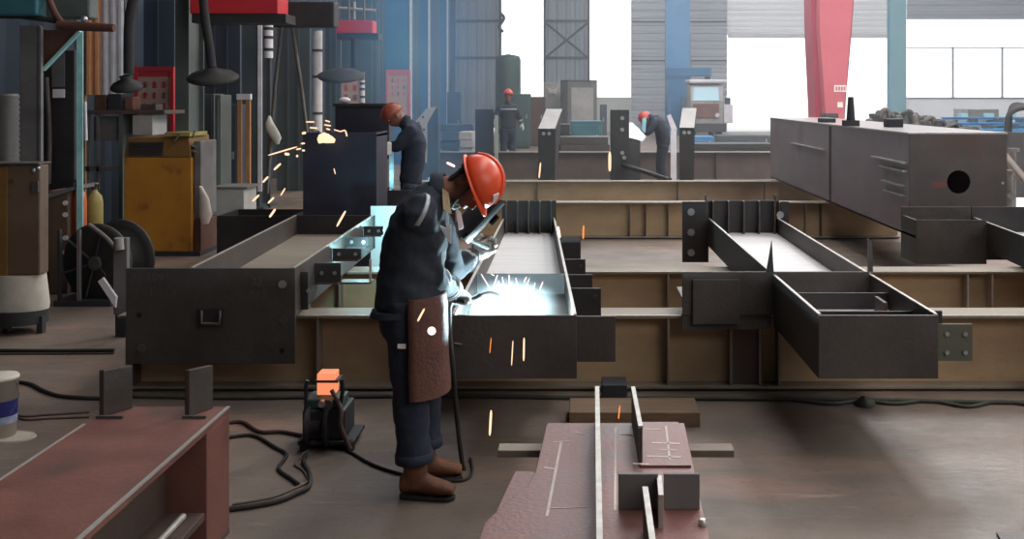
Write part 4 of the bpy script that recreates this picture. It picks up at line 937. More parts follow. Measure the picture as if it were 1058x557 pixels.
crate('hopper_bin', 'large grey eight-sided bin in front of the braced door leaf', 'bin', 579, 617, 85, 40, 1.6, 'paint_grey', 'oct')
t = crate('switch_cabinet', 'pale grey box with a white mark left of the eight-sided bin', 'cabinet', 562, 580, 85, 42, .6, 'paint_light')
MB().poly3([P(566, 90, 41.9), P(571, 93, 41.9), P(577, 89, 41.9), P(575, 99, 41.9), P(571, 96, 41.9), P(568, 98, 41.9)], (0, .02, 0)).build('white_mark', 'cloth_white', t)
crate('switch_cabinet', 'faded red cabinet left of the pale box with white mark', 'cabinet', 547, 563, 100, 41, .6, 'paint_rust')
crate('switch_cabinet', 'green grey cabinet behind the far standing worker', 'cabinet', 531, 548, 97, 39, .6, 'paint_green')
crate('tool_chest', 'teal tool chest on the floor in front of the eight-sided bin', 'tool chest', 589, 622, 125, 30, .8, 'paint_teal')
crate('tool_chest', 'blue tool chest in front of the small truck', 'tool chest', 716, 738, 141, 33, .8, 'paint_blue')
crate('tool_chest', 'dark low chest right of the blue tool chest', 'tool chest', 740, 796, 140, 36, .8, 'paint_slate')
crate('switch_cabinet', 'small grey cabinet in front of the sill right of eight-sided bin', 'cabinet', 620, 627, 108, 44, .5, 'paint_slate')
for (lab, a, b, y0, y1, d, m) in (('stack of dark steel plates left of the teal tool chest', 576, 590, 128, 145, 27, 'steel_black'), ('long dark steel plate stack below the teal chest', 578, 630, 141, 149, 26, 'steel_dark'), ('pale sheet lying behind the black upright stub, left of the standing worker', 474, 489, 136, 150, 27, 'paint_light'), ('dark blue covered load behind the helmet of the welder', 455, 490, 128, 156, 29, 'paint_navy'), ('dark plate stack below the blue tool chest', 715, 800, 148, 152, 27, 'steel_black')):
    x0, x1, z1 = PX(a, d), PX(b, d), PZ(y0, d); t = thing('plate_stack', lab, 'plate stack', ((x0 + x1) / 2, d + .5, 0))
    k = 5; h = z1 / k
    for i in range(k): MB().box(x0 + .03 * (i % 2), x1 - .04 * ((i + 1) % 2), d + .02 * (i % 3), d + 1 - .03 * (i % 2), i * h, (i + 1) * h - .015).build('plate', m, t, .006)
# small truck
d = 46; x0, x1 = PX(713.5, d), PX(750, d)
t = thing('small_truck', 'small white-roofed truck parked beside the blue column', 'truck', ((x0 + x1) / 2, d + 1.5, 0)); w = x1 - x0
MB().poly3([(x0, d, .55), (x0, d, PZ(105, d)), (x0 + .02, d + .35, PZ(88, d)), (x0 + .02, d + 1.9, PZ(86, d)), (x0, d + 1.9, .55)], (w - .1, 0, 0)).build('cab', 'paint_light', t, .05)
MB().poly3([P(716, 104, d - .02), P(743, 104, d - .02), P(742, 90, d + .30), P(717, 90, d + .30)], (0, .02, 0)).build('windshield', 'glass_cab', t)
MB().box(x0 - .05, x1 + .1, d + .2, d + 2, PZ(86, d) + .01, PZ(82, d)).build('roof', 'sheet_white', t, .05)
MB().box(x0 + .1, x1 - .3, d - .06, d - .005, PZ(122, d), PZ(107, d)).build('grille', 'steel_red', t, .02)
MB().box(x0 - .05, x1, d - .16, d - .02, .4, .75).build('bumper', 'paint_dark', t, .02)
for px in (716, 741): MB().lathe((PX(px, d), d - .1, PZ(119, d)), [(.09, 0), (.1, .08)], 12, (0, 1, 0)).build('headlamp', 'sheet_white', t)
for xx in (x0 + .15, x1 - .25):
    for yy in (d + .6, d + 3.2): MB().lathe((xx - .12, yy, .45), [(.28, 0), (.45, .03), (.45, .22), (.28, .25)], 24, (1, 0, 0)).build('wheel', 'rubber', t)
MB().box(x0, x1 - .1, d + 2.0, d + 4.4, .7, 1.9).build('load_bed', 'paint_blue', t, .02)
MB().box(x1 - .02, x1 + .22, d + .1, d + .16, PZ(110, d), PZ(101, d)).build('mirror', 'paint_dark', t, .02)
MB().box(x1 - .08, x1 + .3, d + .0, d + .3, PZ(127, d), PZ(108, d)).build('side_tank', 'sheet_white', t, .02)
# jib on the blue column and yellow pole
d = 51
t = thing('jib_arm', 'blue horizontal jib arm fixed to the sky blue column', 'jib crane', (PX(712, d), d, PZ(80, d)))
MB().box(PX(689, d), PX(735, d), d, d + .4, PZ(79, d), PZ(70, d)).build('arm', 'paint_blue', t, .02)
MB().box(PX(690, d), PX(710, d), d - .1, d + .6, PZ(125, d), PZ(82, d)).build('mount', 'paint_blue', t, .02)
MB().box(PX(729, d), PX(734, d), d + .05, d + .35, PZ(84, d), PZ(79.2, d)).build('trolley', 'paint_navy', t)
o = MB().box(PX(711, 53), PX(714, 53), 53, 53.15, 0, PZ(35, 53)).build('yellow_pole', 'khaki'); tag(o, 'thin yellowish pole standing right of the sky blue column', 'pole')
# gantry leg
d = 32
t = thing('gantry_leg', 'red gantry crane leg standing behind the big box beam', 'crane leg', (PX(859, d), d, 0))
def gl(pa, pb, y0, m, nm):
    q = MB(); q.poly3([P(pa[0], -140, d + y0), P(pa[1], -140, d + y0), P(pa[2], 35, d + y0), P(pa[3], 118, d + y0), (PX(pa[3], d), d + y0, 0.1), (PX(pa[4], d), d + y0, .1), P(pa[4], 118, d + y0), P(pa[5], 35, d + y0)], (0, pb, 0)); return q.build(nm, m, t, .02)
gl((836, 892, 880, 873, 843, 839), 1.1, 0.02, 'paint_crimson', 'rear_box')
gl((846, 891.5, 879, 872, 853, 847), .5, -.5, 'paint_pink', 'front_box')
MB().box(PX(838, d), PX(878, d), d - .6, d + 1.2, 0, .12).build('foot_plate', 'paint_dark', t)
q = MB().box(PX(857.5, d), PX(870, d), d - .53, d - .505, PZ(95, d - .5), PZ(88, d - .5)).build('name_plate', 'sticker', t)
for k in range(4): MB().box(PX(859 + k * 2.7, d), PX(860.8 + k * 2.7, d), d - .536, d - .531, PZ(93.5, d - .5), PZ(89.6, d - .5)).build('plate_figure', 'paint_pink', q)
MB().box(PX(861, d), PX(866.5, d), d - .53, d - .505, PZ(111, d - .5), PZ(105.5, d - .5)).build('small_plate', 'sticker', t)
MB().box(PX(849, 31), PX(863, 31), 30.6, 31.3, 0, PZ(117, 31)).build('bogie', 'paint_dark', t, .02)
# heap of dark steel parts
random.seed(3)
cx_, dh = PX(950, 24), 24
zt_ = PZ(143, 23); n_ = 0
for row, dd in enumerate((22.7, 23.9, 25.1)):
    for k in range(14):
        f = (k + .5 + .33 * (row - 1)) / 14.6; px = 897 + 114 * f; x = PX(px, dd)
        top = PZ(113.5 + 24 * max(0, f - .25) + (8 if f < .05 else 0), dd) - .05 * row * 0 - random.random() * .14; h = max(.12, top - zt_); r = .13; i = n_; n_ += 1
        mb = MB()
        if i % 3 == 0: mb.lathe((x, dd, zt_ + .02), [(r * .8, 0), (r, .04), (r, h * .55), (r * .7, h * .6), (r * .75, h * .9), (r * .4, h)], 12)
        elif i % 3 == 1: mb.loft([((x, dd, zt_ + .02), (r, 0, 0), (0, r, 0)), ((x + .03, dd, zt_ + h * .5), (r, 0, 0), (0, r, 0)), ((x - .03, dd, zt_ + h), (r * .8, 0, 0), (0, r * .6, 0))], 5, False)
        else: mb.tube([(x - r, dd, zt_ + .06), (x - r * .7, dd, zt_ + h - .05), (x + r * .5, dd, zt_ + h), (x + r, dd, zt_ + .06)], .06, 8, 5)
        mb.jitter(.03, 5); o = mb.build('scrap_piece', 'steel_black' if i % 2 else 'tarnish', None, .01)
        tag(o, 'dark steel piece in the scrap heap behind the big box beam', 'scrap steel', 'scrap heap beyond the box beam')
o = MB().box(PX(893, 23), PX(1030, 23), 22.2, 25.8, 0, PZ(142, 23)).build('heap_table', 'steel_black', None, .03); tag(o, 'dark low table under the scrap heap', 'table')
# blue beams
for i, (a, b, y0, y1, d, lab) in enumerate(((975, 1080, 121, 124, 34, 'upper bright blue steel beam right of the scrap heap'), (985, 1080, 126.5, 130, 32, 'middle bright blue steel beam right of the scrap heap'), (1000, 1080, 133, 136, 30, 'lower blue steel beam nearest the big box beam'))):
    t = thing('blue_beam', lab, 'steel beam', (PX((a + b) / 2, d), d, 0)); z0, z1 = PZ(y1, d), PZ(y0, d)
    MB().box(PX(a, d), PX(b, d), d, d + .3, z1 - .03, z1).build('top_flange', 'paint_bright_blue', t); MB().box(PX(a, d), PX(b, d), d, d + .3, z0, z0 + .03).build('bottom_flange', 'paint_bright_blue', t)
    MB().box(PX(a, d), PX(b, d), d + .13, d + .17, z0 + .03, z1 - .03).build('web', 'paint_bright_blue', t)
    for px in (a + 12, a + 50, a + 84): MB().box(PX(px, d) - .09, PX(px, d) + .09, d + .02, d + .28, 0, z0).build('trestle', 'steel_black', t)
    for px in (a + 20, a + 47, a + 70): MB().box(PX(px, d) - .06, PX(px, d) + .16, d, d + .3, z1, z1 + .12).build('cleat', 'paint_sky' if i == 0 else 'paint_navy', t)
o = crate('site_cabin', 'pale grey low cabin in front of the window band', 'cabin', 1000, 1032, 113, 52, 2, 'paint_light')
d = 20
mb = MB(); t = thing('pipe_bundle', 'dark curved hose bundle at the right edge above the blue beams', 'hose bundle', (PX(1050, d), d, 0))
for k in range(4): MB().tube([P(1040 + k, 136, d + k * .1), P(1042 + k, 120 - k * 3, d + k * .1), P(1054 + k, 112 - k, d + k * .1), P(1072, 114, d + k * .1), P(1080, 140, d + k * .1)], .05, 8, 5).build('hose', 'rubber', t)
MB().box(PX(1036, d), PX(1085, d), d, d + .5, 0, PZ(137, d)).build('stand', 'steel_black', t, .01)
o = MB().tube([P(1036, 158, 15), P(1062, 190, 13), P(1150, 298, 10.45)], .05, 8).build('steel_pipe', 'steel_brown'); tag(o, 'brown pipe slanting at the right edge beside the big box beam', 'pipe')
for (px, py, dd, lab) in ((1046, 157, 17.5, 'upper small dark fitting on the pale floor at right edge'), (1042, 180, 15.5, 'lower small dark fitting on the pale floor beside the box beam')):
    t = thing('pipe_fitting', lab, 'fitting', (PX(px, dd), dd, 0)); c = P(px, py, dd)
    MB().lathe((c.x, dd, 0), [(.12, 0), (.12, .04), (.06, .05), (.06, max(.12, c.z)), (.11, max(.12, c.z) + .01), (.11, max(.12, c.z) + .06)], 14).build('body', 'tarnish', t)
    MB().lathe((c.x, dd - .14, max(.1, c.z * .6)), [(.05, 0), (.05, .14)], 10, (0, 1, 0)).build('branch', 'tarnish', t)
# swept light slab on the right
o = MB().box(PX(1020, 14), 16, 12.5, 40, 0, .006).build('floor_slab', 'concrete_out'); o['kind'] = 'structure'

# ================================================================= SPARKS
def spark(label, group, p0, p1, r, m):
    p0, p1 = Vector(p0), Vector(p1); L = (p1 - p0)
    o = MB().tube([p0, p0 + L * .12, p0 + L * .5, p0 + L * .88, p1], [r * .3, r * .62, r * .68, r * .62, r * .3], 6).build('spark', m); tag(o, label, 'spark', group); return o
lab = 'orange hot spark falling in front of the middle trough'
dd = 5.3
for (a, b, c_, e, w, m) in ((507.5, 349, 506, 365, .7, 'spark_orange'), (530, 352, 528.5, 378, .9, 'spark_hot'), (541.5, 349, 541, 373, 1.5, 'spark_hot')):
    spark(lab, 'sparks before the trough plate', P(a, b, dd), P(c_, e, dd), w * dd / FOC, m)
spark('orange spark falling alone above the dark floor gap below the trough', None, P(507.5, 424, 5.2), P(506, 450, 5.2), 1.9 * 5.2 / FOC, 'spark_hot')
spark('small orange spark at the far end of the lower middle girder', None, P(640.5, 419, 4.7), P(639, 433, 4.7), 1.0 * 4.7 / FOC, 'spark_orange')
spark('slanting spark over the leather apron of the welder', None, P(438.5, 319, 4.75), P(431.5, 332, 4.75), 1.7 * 4.75 / FOC, 'spark_hot')
spark('orange spark above the bolted tabs right of the middle trough', None, P(603, 233, 8), P(602.5, 247, 8), 1.4 * 8 / FOC, 'spark_orange')
spark('pink white spark at the rim of the middle trough', None, P(576.5, 234, 8), P(578.5, 246, 8), 2.0 * 8 / FOC, 'spark_white')
spark('spark falling past the far girder right of the orange helmet', None, P(558.5, 168, 18), P(557, 184, 18), 1.2 * 18 / FOC, 'spark_hot')
spark('bright spark falling in front of the black stub with bolts', None, P(630, 157, 17), P(630, 177, 17), 2.2 * 17 / FOC, 'spark_hot')
spark('pinkish spark floating beside the back of the orange helmet', None, P(461.5, 168, 5.6), P(470, 172, 5.6), 2.2 * 5.6 / FOC, 'spark_white')
spark('slanting spark above the rim of the left trough', None, P(348, 234, 7.6), P(357, 218, 7.6), 1.8 * 7.6 / FOC, 'spark_hot')
o = MB().ball(P(446, 342, 4.75), .019, .012, .019, 12, 8).build('spark', 'spark_white'); tag(o, 'round white glowing droplet on the leather apron of the welder', 'spark')
lab = 'thin pale spark rising from the arc in the middle trough'
random.seed(5)
for (a, b, c_, e) in ((497, 283, 508, 301), (515, 290, 517, 303), (519, 286, 521, 301), (526, 284, 527, 303), (529, 292, 530, 304), (541, 292, 544, 286), (543, 302, 547, 287), (551, 302, 553, 292), (557, 301, 561, 291), (535, 297, 533, 287), (510, 296, 514, 284), (507, 283, 511, 285)):
    spark(lab, 'sparks rising from the arc', P(a, b, 5.8), P(c_, e, 5.8), random.uniform(.6, 1.1) * 5.8 / FOC, 'spark_white')
lab = 'orange grinding spark flying off the dark navy box'
for (a, b, c_, e, w) in ((277, 160.5, 307, 151.7, 1.1), (283, 175.6, 290, 169, 1.7), (271.5, 188.5, 277, 182.5, 1.7), (261, 208, 267.7, 201.4, 1.6), (277, 210, 283, 204, 1.7), (278.5, 224.5, 284.5, 216, 2.0), (290, 202, 294.6, 194.5, 1.2), (294, 159, 299, 159.5, 2.2), (306, 161, 308, 161.5, 1.9), (312, 138, 316, 137, 2.0), (311, 148.5, 315, 148, 1.3), (312, 155.5, 315, 155.5, 1.4), (306, 154.5, 311, 153.5, 1.2), (316, 126, 325, 126, 1.0), (320, 132, 328, 132.5, 1.2), (336, 124.5, 341, 126, 1.1), (335, 129, 342, 130, 1.1), (337, 133, 341, 134, 1.2), (345, 134, 352, 136, 1.0), (351, 136, 357, 134.5, 1.0), (357, 135, 358.5, 141, 1.2), (345, 174, 346.5, 180, .8)):
    spark(lab, 'sparks flying from the grinder', P(a, b, 10.3), P(c_, e, 10.3), w * 10.3 / FOC, 'spark_hot')
q = MB(); q.loft([(P(337, py, 10.4), (a * 10.4 / FOC, 0, 0), (0, .05, 0)) for py, a in ((147.5, 9), (144, 9.5), (141, 7), (137, 1))], 10).jitter(.03, 9); o = q.build('spark_burst', 'spark_hot'); tag(o, 'glowing burst of grinding sparks on top of the dark navy box', 'spark burst')
# arc of the weld
ac = P(524, 314, 5.72)
q = MB(); q.ball(Vector((ac.x, 5.72, .72)), .07, .05, .035, 24, 14)
o = q.build('welding_arc', 'arc_plasma'); tag(o, 'blinding white welding arc burning inside the middle trough', 'welding arc')
def ptlight(name, loc, power, col, r=.03):
    l = bpy.data.lights.new(name, 'POINT'); l.energy = power; l.color = col; l.shadow_soft_size = r
    o = bpy.data.objects.new(name, l); COL.objects.link(o); o.location = loc; return o
ptlight('arc_light', (ac.x, 5.76, .767), ARC_W, (.62, .90, 1.0), .02)
q = MB().ball((PX(448, 14), 14.05, .80), .075, .05, .06, 14, 8); o = q.build('welding_arc', 'arc_cyan'); tag(o, 'cyan glow of the second welding arc behind the shoulder of the welder', 'welding arc')
t = thing('weld_fixture', 'dark work stand under the cyan glow behind the shoulder of the welder', 'work stand', (PX(448, 14), 14.05, 0))
MB().box(PX(440, 14), PX(456, 14), 13.95, 14.35, .68, .74).build('table_plate', 'steel_navy', t, .004)
for dx in (-.06, .06): MB().box(PX(448, 14) + dx - .02, PX(448, 14) + dx + .02, 14.1, 14.14, 0, .68).build('leg', 'steel_black', t)
ptlight('arc_light_far', P(446, 182, 14.2), ARC2_W, (.30, .85, 1.0), .05)
ptlight('arc_light_side', P(402, 236, 9.4), ARC3_W, (.35, .88, 1.0), .04)
ptlight('arc_light_web', (-1.70, 8.15, .70), ARC5_W, (.45, .90, 1.0), .03)
ptlight('arc_light_back', P(655, 138, 20.9), ARC4_W, (.9, .95, 1.0), .05)
# workpiece of the crouching worker, arc glare put into its white colour
d = 21.2
t = thing('weld_workpiece', 'white glaring workpiece in front of the crouching far welder', 'workpiece', (PX(658, d), d, 0))
MB().poly3([P(649, 127, d), P(653, 126, d), P(668, 141, d), P(664, 146, d), P(650, 142, d)], (0, .1, 0)).build('plate', 'sheet_white', t)
MB().box(PX(650, d), PX(662, d), d + .12, d + .3, 0, PZ(143, d)).build('stand', 'steel_black', t)
o = MB().poly3([P(689, 120, 21.5), P(693, 118, 21.5), P(700, 134, 21.5), P(694, 135, 21.5)], (0, .06, 0)); o.box(PX(693, 21.5), PX(699, 21.5), 21.5, 21.56, 0, PZ(135, 21.5)); o = o.build('bright_plate', 'sheet_white'); tag(o, 'narrow white plate between the crouching worker and slanted bracket', 'steel plate')
# ================================================================= PEOPLE
def perp(v, t): return (v - t * v.dot(t)).normalized()
def torso(mb, spine, fd, grow=0.0, n=20):
    fd = Vector(fd); secs = []
    for i, (c, a, b) in enumerate(spine):
        t = (Vector(spine[min(i + 1, len(spine) - 1)][0]) - Vector(spine[max(i - 1, 0)][0])).normalized()
        f = perp(fd, t); s = t.cross(f).normalized()
        secs.append((c, f * (a + grow), s * (b + grow)))
    mb.loft(secs, n)
def limb(mb, pts, rad, grow=0.0): mb.tube(pts, [r + grow for r in rad], 14, 4)
def hand(mb, wrist, tip, palm, thumb, curl=.5, g=0.0, spread=.0):
    w0 = Vector(wrist); t = Vector(tip).normalized(); n = perp(Vector(palm), t); w = t.cross(n)
    if w.dot(Vector(thumb)) < 0: w = -w
    mb.loft([(w0 + t * q, w * (a + g), n * (b + g)) for q, a, b in ((-.02, .027, .021), (.01, .029, .020), (.04, .040, .019), (.075, .044, .017), (.100, .041, .013))], 12)
    for i, L in enumerate((.076, .084, .078, .060)):
        p = w0 + t * (.092 - .006 * abs(i - 1)) + w * (.032 - .0215 * i); ang = .25 * curl; pts = [p - t * .015, p]
        side = w * spread * (1.5 - i)
        for k, f in enumerate((.45, .31, .24)):
            d = t * math.cos(ang) + n * math.sin(ang) + side; p = p + d.normalized() * L * f; pts.append(p); ang += curl
        mb.tube(pts, [.0095 + g, .0095 + g, .009 + g, .0085 + g, .007 + g], 8)
    p = w0 + t * .028 + w * .030; pts = [p]
    for d, L in ((w * .75 + t * .55 + n * .25, .035), (w * .35 + t * .8 + n * .45, .034), (w * .0 + t * .85 + n * .6, .028)):
        p = p + d.normalized() * L; pts.append(p)
    mb.tube(pts, [.013 + g, .0115 + g, .0105 + g, .008 + g], 8)
def head_mesh(mb, C, f, s, u):
    R = Matrix((f, s, u)).transposed().to_4x4(); R.translation = C
    h = MB(); h.ball((0, 0, 0), .098, .077, .118, 28, 20)
    for v in h.bm.verts:
        x, y, z = v.co
        if z < -.01:                                   # jaw and chin
            k = min(1, (-z - .01) / .1); v.co.y *= 1 - .28 * k
            if x > 0: v.co.x = x * (1 - .08 * k) + .012 * k
            else: v.co.x = x * (1 - .35 * k)
        if x > .05 and abs(z - .012) < .022 and abs(abs(y) - .032) < .02: v.co.x -= .010     # eye sockets
        if x > .05 and .03 < z < .055: v.co.x += .004                                        # brow
    h.loft([((.088, 0, .022), (.006, 0, 0), (0, .008, 0)), ((.105, 0, -.008), (.012, 0, 0), (0, .012, 0)), ((.112, 0, -.026), (.013, 0, 0), (0, .016, 0)), ((.096, 0, -.036), (.010, 0, 0), (0, .013, 0))], 10)   # nose
    h.loft([((.092, 0, -.052), (.008, 0, 0), (0, .022, 0)), ((.094, 0, -.058), (.010, 0, 0), (0, .026, 0)), ((.091, 0, -.068), (.008, 0, 0), (0, .020, 0))], 10)   # lips
    for sg in (-1, 1):
        h.loft([((-.012, sg * .074, -.036), (.008, 0, 0), (0, .006, 0)), ((-.012, sg * .080, -.018), (.016, 0, 0), (0, .008, 0)), ((-.016, sg * .084, .010), (.020, 0, 0), (0, .008, 0)), ((-.014, sg * .080, .028), (.012, 0, 0), (0, .006, 0))], 10)   # ears
    h.xf(R)
    mp = {}
    for v in h.bm.verts: mp[v] = mb.bm.verts.new(v.co)
    for fc in h.bm.faces: mb.bm.faces.new([mp[v] for v in fc.verts])
    h.bm.free(); return R
def helmet(t, R, m, sticker=True, peak=.05, up=.035):
    hb = MB(); prof = []
    for k in range(9):
        a = PI / 2 * k / 8; prof.append((math.cos(a), math.sin(a)))
    n = 32; rings = []
    for r, z in [(.93, -.02), (1.0, 0)] + prof[1:]:
        rings.append([Vector((.136 * r * math.cos(2 * PI * j / n), .118 * r * math.sin(2 * PI * j / n), up + .132 * z)) for j in range(n)])
    rings[-1] = [Vector((.004 * math.cos(2 * PI * j / n), .004 * math.sin(2 * PI * j / n), up + .132)) for j in range(n)]
    hb.rings(rings); hb.xf(R); o = hb.build('hard_hat', m, t)
    b = MB(); rr = []                                     # brim with a longer peak in front
    for rad, z in ((.97, .004), (1.08, -.004), (1.085, -.010), (.97, -.006)):
        ring = []
        for j in range(n):
            a = 2 * PI * j / n; ex = peak * max(0, math.cos(a)) ** 2 if rad > 1 else 0
            ring.append(Vector(((.136 * rad + ex) * math.cos(a), .118 * rad * math.sin(a) , up + z - ex * .25)))
        rr.append(ring)
    b.rings(rr); b.xf(R); b.build('hat_brim', m, o)
    r = MB(); r.tube([(.136 * math.cos(a) * 1.0, 0, up + .132 * math.sin(a) + .003) for a in [PI * (.12 + .76 * k / 12) for k in range(13)]], .012, 8); r.xf(R); r.build('hat_ridge', m, o)
    if sticker:
        for (ax, az) in ((.25, .55),):
            q = MB(); c = Vector((.136 * math.cos(az) * math.cos(ax), -.118 * math.cos(az) * math.sin(ax), up + .132 * math.sin(az)))
            nrm = Vector((c.x / .136 ** 2, c.y / .118 ** 2, (c.z - up) / .132 ** 2)).normalized(); a = nrm.orthogonal().normalized(); bb = nrm.cross(a)
            q.poly3([c + a * .018 + bb * .024, c - a * .018 + bb * .024, c - a * .018 - bb * .024, c + a * .018 - bb * .024], nrm * .006); q.xf(R); q.build('hat_sticker', 'sticker', o)
    return o
def face_bits(t, R):
    for sg in (-1, 1):
        q = MB(); q.ball((.080, sg * .030, .012), .013, .013, .010, 12, 8); q.xf(R); e = q.build('eye', 'eye_white', t)
        q = MB(); q.ball((.0905, sg * .030, .012), .005, .006, .006, 10, 6); q.xf(R); q.build('iris', 'iris', e)
def boots(t, ankle, toe, knee, m='boot_leather', h=.22, foot=.27):
    a = Vector(ankle); td = Vector(toe); td.z = 0; td.normalize(); sd = Vector((-td.y, td.x, 0)); g = a.z - .085
    b = MB(); k = (Vector(knee) - a).normalized()
    b.loft([(a + k * q, td * r, sd * r * .9) for q, r in ((-.03, .052), (.03, .056), (.1, .060), (h, .066))], 16)
    base = Vector((a.x, a.y, g))
    secs = [(-.075, .045, .036, .045), (-.05, .06, .042, .06), (.0, .058, .043, .075), (.06, .050, .044, .064), (.11, .040, .048, .052), (.155, .033, .047, .043), (.185, .026, .036, .036)]
    sc_ = foot / .27
    b.loft([(base + td * q * sc_ + Vector((0, 0, .02 + zz)), sd * w, Vector((0, 0, zh * .9 + .0))) for q, zz, w, zh in [(q, z0, w, z0) for q, z0, w, _ in secs]], 14)
    o = fuse('boot', b, .009, 3, m, t)
    s = MB(); pts = [base + td * q * sc_ + sd * w for q, w in ((-.08, .0), (-.066, .034), (.0, .040), (.1, .046), (.16, .042), (.188, .018))] + [base + td * q * sc_ - sd * w for q, w in ((.188, .018), (.16, .042), (.1, .046), (.0, .040), (-.066, .034))]
    s.poly3(pts, (0, 0, .020)); s.build('sole', 'sole', o, .004); return o
def worker(label, C, f, u, spine, arms, legs, fd, cols, hat='helmet_orange', glove='glove_leather', fine=1.0, sticker=True, wr=.010):
    f = Vector(f).normalized(); u = perp(Vector(u), f); s = u.cross(f)
    feet = [Vector(l[2]) for l in legs]; base = sum(feet, Vector()) / 2
    t = thing('person', label, 'person', (base.x, base.y, min(p.z for p in feet) - .085))
    fd = Vector(fd)
    body = MB(); R = head_mesh(body, Vector(C), f, s, u)
    nb = Vector(spine[-1][0]); limb(body, [nb - (Vector(C) - nb) * .3, nb, Vector(C) - u * .07 - f * .02], [.07, .062, .055])
    torso(body, spine[:-1] + [(spine[-1][0], spine[-1][1] * .8, spine[-1][2] * .8)], fd, -.028)
    for (sh, el, wr_, tip, palm, th, cu) in arms:
        limb(body, [sh, el, wr_], [.05, .038, .026]); hand(body, wr_, tip, palm, th, cu)
    for (hp, kn, an, toe) in legs:
        limb(body, [hp, kn, an], [.075, .052, .035]); td = Vector(toe).normalized()
        a = Vector(an); limb(body, [a, a + td * .05 - Vector((0, 0, .035)), a + td * .15 - Vector((0, 0, .052))], [.036, .03, .02])
    b = fuse('body', body, .0075 * fine, 2, 'skin', t)
    face_bits(b, R)
    jk = MB(); torso(jk, spine, fd)
    for (sh, el, wr_, tip, palm, th, cu) in arms:
        sh, el, wr_ = Vector(sh), Vector(el), Vector(wr_)
        limb(jk, [sh + (nb - sh) * .35 - Vector((0, 0, .05)), sh - Vector((0, 0, .015)), sh + (el - sh) * .5, el, el + (wr_ - el) * .55, wr_], [.07, .084, .077, .068, .060, .050])
    j = fuse('jacket', jk, .014 * fine, 4, cols[0], t, wr)
    tr = MB(); p0 = Vector(spine[0][0]); torso(tr, [(p0 + Vector((0, 0, -.12)), spine[0][1] * .8, spine[0][2] * .92), (p0 + Vector((0, 0, -.03)), spine[0][1] * .92, spine[0][2] * .95), (p0 + Vector((0, 0, .08)), spine[0][1] * .9, spine[0][2] * .92)], fd)
    for (hp, kn, an, toe) in legs:
        hp, kn, an = Vector(hp), Vector(kn), Vector(an)
        limb(tr, [hp, hp + (kn - hp) * .5, kn, kn + (an - kn) * .5, kn + (an - kn) * .74], [.108, .100, .086, .082, .084])
    q = fuse('trousers', tr, .014 * fine, 4, cols[1], t, wr * .8)
    for (hp, kn, an, toe) in legs:
        hp, kn, an = Vector(hp), Vector(kn), Vector(an); c = kn + (an - kn) * .74; ax = (an - kn).normalized()
        MB().lathe(c - ax * .03, [(.080, -.0), (.091, .005), (.092, .045), (.080, .05)], 18, ax).build('trouser_cuff', cols[1], q)
        boots(t, an, toe, kn)
    for (sh, el, wr_, tip, palm, th, cu) in arms:
        g = MB(); wv = Vector(wr_); tp = Vector(tip).normalized(); hand(g, wv, tip, palm, th, cu, .005)
        ax = (wv - Vector(el)).normalized(); g.loft([(wv + ax * a_, ax.orthogonal().normalized() * r, ax.cross(ax.orthogonal().normalized()) * r) for a_, r in ((-.10, .062), (-.06, .057), (-.01, .042), (.02, .034))], 14)
        fuse('glove', g, .006 * fine, 2, glove, t)
    helmet(t, R, hat, sticker, .025)
    c0 = nb; cd = (Vector(C) - nb).normalized()
    MB().lathe(c0 - cd * .015, [(.085, -.02), (.088, .0), (.080, .045), (.074, .046), (.078, .0)], 20, cd).build('collar', cols[0], j)
    return t, R, j, q
# ---- the welder
D0 = 5.13
W = lambda px, py, dy=0.0: P(px, py, D0 + dy) if False else Vector((PX(px, D0), D0 + dy, PZ(py, D0)))
def Wd(px, py, dy): return P(px, py, D0 + dy)
up = Vector((.93, -.08, .36)).normalized(); fc = Vector((.33, -.30, -.90)).normalized()
HC = Wd(485, 191, 0)
spine = [(W(420, 318), .150, .185), (W(421, 300), .152, .185), (W(424, 280), .150, .18), (W(428, 256), .155, .19), (W(434, 232), .148, .205), (W(443, 210), .110, .195), (W(455, 196), .075, .10)]
shR, elR, wrR = Wd(432, 216, -.17), Wd(441, 282, -.19), Wd(466, 297, .03)
shL, elL, wrL = Wd(447, 216, .17), Wd(466, 276, .24), Wd(490, 262, .28)
elR, wrR = Wd(447, 286, .0), Wd(468, 299, .40)
elL, wrL = Wd(468, 277, .42), Wd(489, 265, .62)
arms = [(shR, elR, wrR, (Wd(490, 311, .58) - wrR), (.2, .3, -.95), (0, 1, .3), .62),
        (shL, elL, wrL, (Wd(516, 248, .74) - wrL), (.3, -.75, .3), (.1, -.2, 1), .75)]
hipz = W(424, 306)
fR = Vector((PX(430, D0 - .08), D0 - .09, .085)); fL = Vector((PX(437, D0 + .1), D0 + .15, .085))
legs = [(Vector((hipz.x, D0 - .095, hipz.z)), Vector((PX(427, D0), D0 - .10, .50)), fR, (1, -.12, 0)),
        (Vector((hipz.x + .01, D0 + .095, hipz.z)), Vector((PX(434, D0), D0 + .12, .50)), fL, (1, .1, 0))]
wt, R, jk, trs = worker('welder in an orange hard hat and navy jacket leaning over the middle trough', HC, fc, up, spine, arms, legs, (1, 0, 0), ('jacket_cloth', 'navy_cloth'))
# jacket hem
MB().loft([(W(419, 316), Vector((.160, 0, .015)), Vector((0, .195, 0))), (W(418, 322), Vector((.166, 0, .015)), Vector((0, .20, 0)))], 24).build('jacket_hem', 'jacket_cloth', jk)
